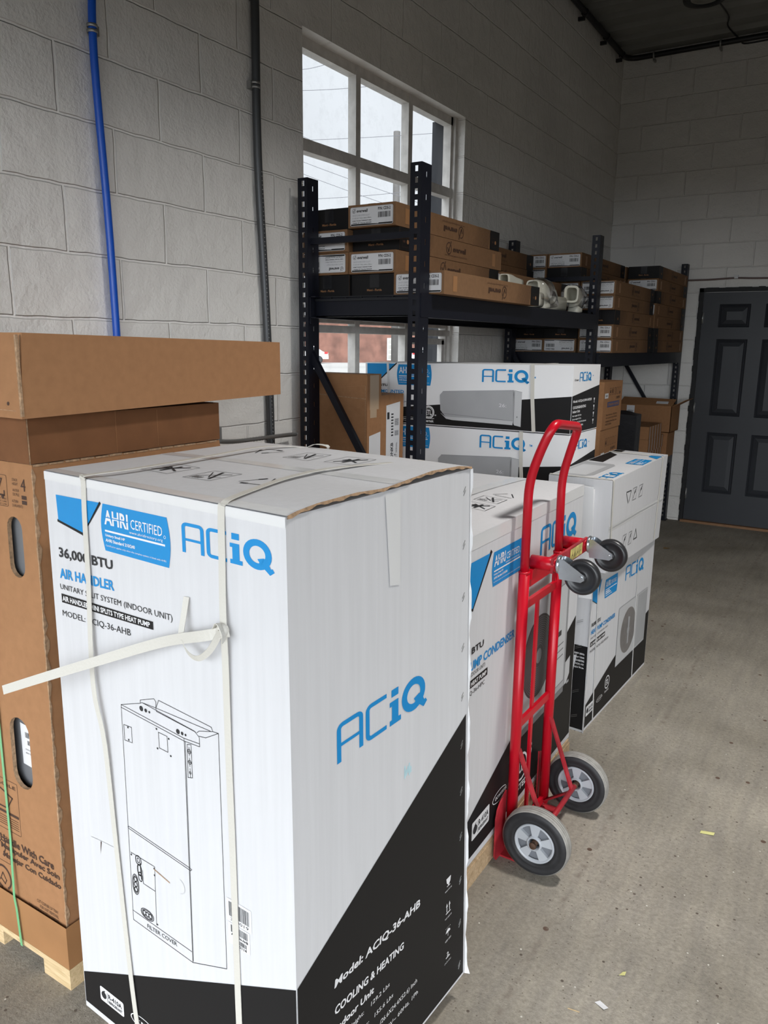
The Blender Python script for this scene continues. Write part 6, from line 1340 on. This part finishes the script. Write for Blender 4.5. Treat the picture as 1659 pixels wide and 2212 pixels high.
# ================================================================== RED CONVERTIBLE HAND TRUCK
t = thing('hand_truck', 'red convertible hand truck with two big wheels and two casters, standing by the cartons', 'hand truck', (1.45, 2.2, 0))
xr, yn, yf_ = 1.408, 2.062, 2.342
for y, dx in ((yn, 0), (yf_, 0.004)):
    bm = bmesh.new(); tube(bm, [(xr + dx, y, 0.035), (xr + dx, y, 0.93)], 0.0165, 18); link('main_rail', bm, M_red, t)
    bm = bmesh.new(); lathe(bm, (xr + dx, y, 0.925), (0, 0, 1), [(0.0135, 0.0), (0.0175, 0.0), (0.0175, 0.006), (0.0135, 0.007)], 18); link('rail_collar', bm, M_red, t)
bm = bmesh.new()
hp = smooth_path([(xr, yn, 0.90), (xr, yn, 1.195), (xr + 0.030, yn, 1.290), (xr + 0.062, yn + 0.006, 1.365), (xr + 0.048, yf_ - 0.012, 1.335), (xr + 0.026, yf_, 1.270), (xr + 0.0, yf_, 1.170), (xr + 0.004, yf_, 0.90)], 0.055, 7)
tube(bm, hp, 0.0132, 18); link('handle', bm, M_red, t)
for z in (0.985,):
    for y in (yf_,):
        bm = bmesh.new(); lathe(bm, (xr + 0.010, y - 0.0085, 1.005), (0.62, -0.78, 0), [(0, 0.0005), (0.0045, 0.0005), (0.0045, -0.001)], 12); link('bolt_hole', bm, M_black, t)
def hbar(z, w=0.022, h=0.024, name='cross_bar'):
    bm = bmesh.new(); bar(bm, (xr, yn, z), (xr + 0.004, yf_, z), w * 0.55, h); link(name, bm, M_red, t)
hbar(0.822); hbar(0.438); hbar(0.05)
bm = bmesh.new(); bar(bm, (xr, 2.185, 0.82), (xr, 2.185, 0.05), 0.017, 0.008, (1, 0, 0)); link('centre_bar', bm, M_red, t)
# folded cross plate and caster mount
bm = bmesh.new(); vs = [bm.verts.new(p) for p in ((xr + 0.012, yn + 0.012, 0.868), (xr + 0.012, yf_ - 0.03, 0.868), (xr + 0.012, yf_ - 0.03, 0.945), (xr + 0.012, yn + 0.012, 0.945))]
bx(bm, xr - 0.002, xr + 0.003, yn + 0.01, yf_ - 0.01, 0.872, 0.925); link('cross_plate', bm, M_red, t)
for y, yy in ((yn, 2.105), (yf_, 2.385)):
    zb = 0.952
    bm = bmesh.new(); tube(bm, [(xr + 0.004, yy, zb), (xr + 0.092, yy, zb)], 0.0205, 18); link('caster_sleeve', bm, M_red, t)
bm = bmesh.new(); bx(bm, xr + 0.070, xr + 0.078, 2.085, 2.405, 0.930, 0.974); link('caster_cross_bar', bm, M_redw, t)
pr = Print(Panel((xr + 0.0785, 2.23, 0.934), (xr + 0.0785, 2.345, 0.934), (xr + 0.0785, 2.345, 0.970), (xr + 0.0785, 2.23, 0.970), (1, 0, 0))); pr.rect(0, 0, 1, 1, M_gold)
for k in range(4): pr.poly([(0.05 + 0.22 * k, 0.1), (0.16 + 0.22 * k, 0.5), (0.10 + 0.22 * k, 0.9), (0.2 + 0.22 * k, 0.4)], M_cardink, 1)
pr.done('worn_sticker', t, 'worn yellow sticker')
bm = bmesh.new(); bx(bm, xr - 0.004, xr + 0.02, 2.355, 2.395, 0.905, 0.935); bx(bm, xr - 0.004, xr + 0.02, 2.075, 2.112, 0.905, 0.935); link('mount_plate', bm, M_red, t)
bm = bmesh.new(); tube(bm, [(xr + 0.004, 2.29, 0.888), (xr + 0.03, 2.287, 0.888)], 0.0042, 10); link('pin', bm, M_zinc, t)
def caster(yy, z0):
    x0 = xr + 0.086; zc = z0
    r = 0.052; hx, hz_ = x0 + 0.073, z0 - 0.026; w = 0.028
    root = link('caster_swivel', (lambda b: (lathe(b, (x0, yy, zc), (1, 0, 0), [(0, 0), (0.026, 0), (0.028, 0.003), (0.026, 0.009), (0.0, 0.011)], 24), b)[1])(bmesh.new()), M_zinc, t)
    for s_ in (-1, 1):
        bm = bmesh.new(); y = yy + s_ * 0.020
        pts = [(x0 + 0.008, zc + 0.022), (x0 + 0.022, zc + 0.020), (hx + 0.010, hz_ + 0.010), (hx + 0.012, hz_ - 0.004), (hx + 0.002, hz_ - 0.012), (x0 + 0.012, zc - 0.038), (x0 + 0.008, zc - 0.020)]
        A = [bm.verts.new((a, y - 0.0015, b_)) for a, b_ in pts]; B = [bm.verts.new((a, y + 0.0015, b_)) for a, b_ in pts]; bm.faces.new(A); bm.faces.new(B)
        for i in range(len(pts)): bm.faces.new((A[i], A[(i + 1) % len(pts)], B[(i + 1) % len(pts)], B[i]))
        link('caster_fork', bm, M_zinc, root)
    bm = bmesh.new(); tube(bm, [(hx, yy - 0.027, hz_), (hx, yy + 0.027, hz_)], 0.0062, 12); link('axle_bolt', bm, M_zinc, root)
    bm = bmesh.new(); W_ = w / 2
    lathe(bm, (hx, yy, hz_), (0, -1, 0), [(0.0, W_ + 0.003), (0.014, W_ + 0.003), (0.015, W_ - 0.002), (0.018, W_ - 0.004), (0.038, W_ - 0.004), (0.0405, W_), (0.047, W_), (0.052, W_ * 0.55), (0.052, -W_ * 0.55), (0.047, -W_), (0.0405, -W_), (0.038, -W_ + 0.004), (0.018, -W_ + 0.004), (0.014, -W_ - 0.003), (0.0, -W_ - 0.003)], 40)
    link('caster_wheel', bm, M_cast, root)
caster(2.105, 0.956); caster(2.385, 0.956)
# main wheels
R_ = 0.1055
def wheel(yc):
    xh, zh = 1.507, R_; W_ = 0.027
    root = link('tyre', (lambda b: (lathe(b, (xh, yc, zh), (0, -1, 0), [(0.062, W_ * 0.55), (0.066, W_ * 0.85), (0.074, W_ * 0.92), (0.079, W_ * 0.80), (0.084, W_ * 0.98), (0.096, W_ * 0.90), (0.1005, W_ * 0.72),
        (R_ - 0.001, W_ * 0.6), (R_ - 0.003, W_ * 0.5), (R_, W_ * 0.45), (R_, W_ * 0.2), (R_ - 0.0025, W_ * 0.15), (R_, W_ * 0.1), (R_, -W_ * 0.1), (R_ - 0.0025, -W_ * 0.15), (R_, -W_ * 0.2), (R_, -W_ * 0.45), (R_ - 0.003, -W_ * 0.5), (R_ - 0.001, -W_ * 0.6),
        (0.1005, -W_ * 0.72), (0.096, -W_ * 0.90), (0.084, -W_ * 0.98), (0.074, -W_ * 0.92), (0.062, -W_ * 0.55)], 64, 0, [0] * 6 + [1] * 13 + [0] * 4), b)[1])(bmesh.new()), [M_rubber, M_tread], t)
    for s_ in (1, -1):
        d = Vector((0, -s_, 0)); cc = Vector((xh, yc, zh))
        bm = bmesh.new(); lathe(bm, cc, d, [(0.0635, W_ * 0.50), (0.0625, W_ * 0.80), (0.0585, W_ * 0.82), (0.054, W_ * 0.50)], 48); lathe(bm, cc, d, [(0.024, W_ * 0.45), (0.0225, W_ * 0.85), (0.018, W_ * 0.85), (0.0165, W_ * 0.4)], 32)
        for k in range(5):      # five broad spokes
            a = math.radians(18 + 72 * k); h = math.radians(17); y_ = W_ * 0.68
            def pp(r, an, yy): return cc + d * yy + Vector((math.cos(an) * r, 0, math.sin(an) * r))
            v1 = [bm.verts.new(pp(r, an, y_)) for r, an in ((0.022, a - h * 1.25), (0.0575, a - h), (0.0585, a), (0.0575, a + h), (0.022, a + h * 1.25))]; v2 = [bm.verts.new(pp(r, an, W_ * 0.25)) for r, an in ((0.022, a - h * 1.25), (0.0575, a - h), (0.0585, a), (0.0575, a + h), (0.022, a + h * 1.25))]
            bm.faces.new(v1)
            for i in range(5): bm.faces.new((v1[i], v1[(i + 1) % 5], v2[(i + 1) % 5], v2[i]))
        link('rim', bm, M_rim, root)
        bm = bmesh.new(); lathe(bm, cc, d, [(0.015, W_ * 0.28), (0.062, W_ * 0.28)], 40); link('rim_web', bm, M_rimd, root)
    bm = bmesh.new(); tube(bm, [(xh, yc - W_ * 1.15, zh), (xh, yc + W_ * 1.15, zh)], 0.0095, 14); lathe(bm, (xh, yc - W_ * 1.15, zh), (0, -1, 0), [(0.0095, 0), (0.012, 0.0), (0.010, 0.004), (0, 0.005)], 12); link('axle_end', bm, M_rust, root)
wheel(2.022); wheel(2.407)
bm = bmesh.new(); tube(bm, [(1.507, 2.03, R_), (1.507, 2.40, R_)], 0.0085, 14); link('axle', bm, M_redw, t)
for y, ye in ((yn, 2.085), (yf_, 2.345)):
    bm = bmesh.new(); bar(bm, (xr + 0.012, y + (0.004 if y < 2.2 else -0.004), 0.360), (1.507, ye, R_ + 0.004), 0.006, 0.021, (0, 1, 0)); link('axle_strut', bm, M_redw, t)
    bm = bmesh.new(); bar(bm, (xr + 0.010, y + (0.012 if y < 2.2 else -0.012), 0.045), (1.507, ye + (0.008 if y < 2.2 else -0.008), R_), 0.006, 0.014, (0, 1, 0)); link('lower_strut', bm, M_redw, t)
    bm = bmesh.new(); lathe(bm, (xr, y, 0.03), (0, 0, 1), [(0, 0), (0.019, 0), (0.019, 0.008), (0, 0.01)], 14); link('rail_foot', bm, M_redw, t)
bm = bmesh.new()
bx(bm, 1.378, 1.452, 2.03, 2.375, 0.0, 0.006); link('toe_plate', bm, M_redw, t)
for ya, yb in ((1.988, 2.062), (2.342, 2.416)):
    bm = bmesh.new(); m_ = 1 if ya < 2.1 else -1; yo, yi = (ya, yb) if m_ == 1 else (yb, ya)
    o_ = [(yi, 0.004), (yo + m_ * 0.012, 0.004), (yo, 0.02), (yo, 0.15), (yo + m_ * 0.01, 0.178), (yo + m_ * 0.03, 0.195), (yi, 0.215)]
    A = [bm.verts.new((1.3835, y, z)) for y, z in o_]; B = [bm.verts.new((1.3885, y, z)) for y, z in o_]; bm.faces.new(A); bm.faces.new(B)
    for i in range(len(o_)): bm.faces.new((A[i], A[(i + 1) % len(o_)], B[(i + 1) % len(o_)], B[i]))
    link('gusset_plate', bm, M_redw, t)

# ================================================================== SCRAPS ON THE FLOOR
def scrap(pts, x, y, m, name, label, cat, rot, sc=1.0):
    bm = bmesh.new(); ca_, sa_ = math.cos(rot), math.sin(rot)
    P_ = [Vector((x + (a * ca_ - b * sa_) * sc, y + (a * sa_ + b * ca_) * sc, 0.001 + h)) for a, b, h in pts]
    a = [bm.verts.new(p) for p in P_]; b_ = [bm.verts.new(p + Vector((0, 0, 0.0008))) for p in P_]; bm.faces.new(a); bm.faces.new(b_)
    for i in range(len(P_)): bm.faces.new((a[i], a[(i + 1) % len(P_)], b_[(i + 1) % len(P_)], b_[i]))
    tag(recentre(link(name, bm, m)), label, cat)
scrap([(-0.022, -0.008, 0), (0.02, -0.009, 0.002), (0.024, 0.006, 0.003), (-0.018, 0.007, 0)], 1.919, 2.513, M_yel, 'tape_scrap', 'larger yellow tape scrap on the concrete, right of the truck wheels', 'scrap', 0.2)
scrap([(-0.010, -0.004, 0), (0.004, -0.006, 0.002), (0.010, 0.004, 0.004), (0.002, 0.007, 0), (-0.004, 0.001, 0)], 1.845, 1.766, M_yel, 'tape_scrap', 'small torn yellow scrap near the bottom of the view', 'scrap', 0.5)
scrap([(-0.016, -0.006, 0), (0.012, -0.009, 0.002), (0.016, 0.004, 0.001), (-0.010, 0.008, 0)], 1.828, 1.642, M_paper, 'paper_scrap', 'dirty white paper scrap, nearest the bottom edge of the view', 'scrap', -0.3)
scrap([(-0.014, -0.0012, 0), (0.014, -0.001, 0), (0.014, 0.0012, 0), (-0.014, 0.001, 0)], 1.775, 1.590, M_wood, 'wood_splinter', 'thin pale wood splinter beside the white paper scrap', 'scrap', 0.15)
scrap([(-0.03, -0.01, 0), (0, -0.022, 0.004), (0.03, -0.004, 0.006), (0.016, 0.02, 0), (-0.018, 0.016, 0.004)], 0.961, 6.288, mat('dry_leaf', (0.22, 0.13, 0.04), 0.8), 'dry_leaf', 'dry brown leaf on the floor in front of the door', 'leaf', 0.4)

# drop empty helper meshes that nothing uses
for me in list(bpy.data.meshes):
    if me.users == 0: bpy.data.meshes.remove(me)
bpy.context.view_layer.update()
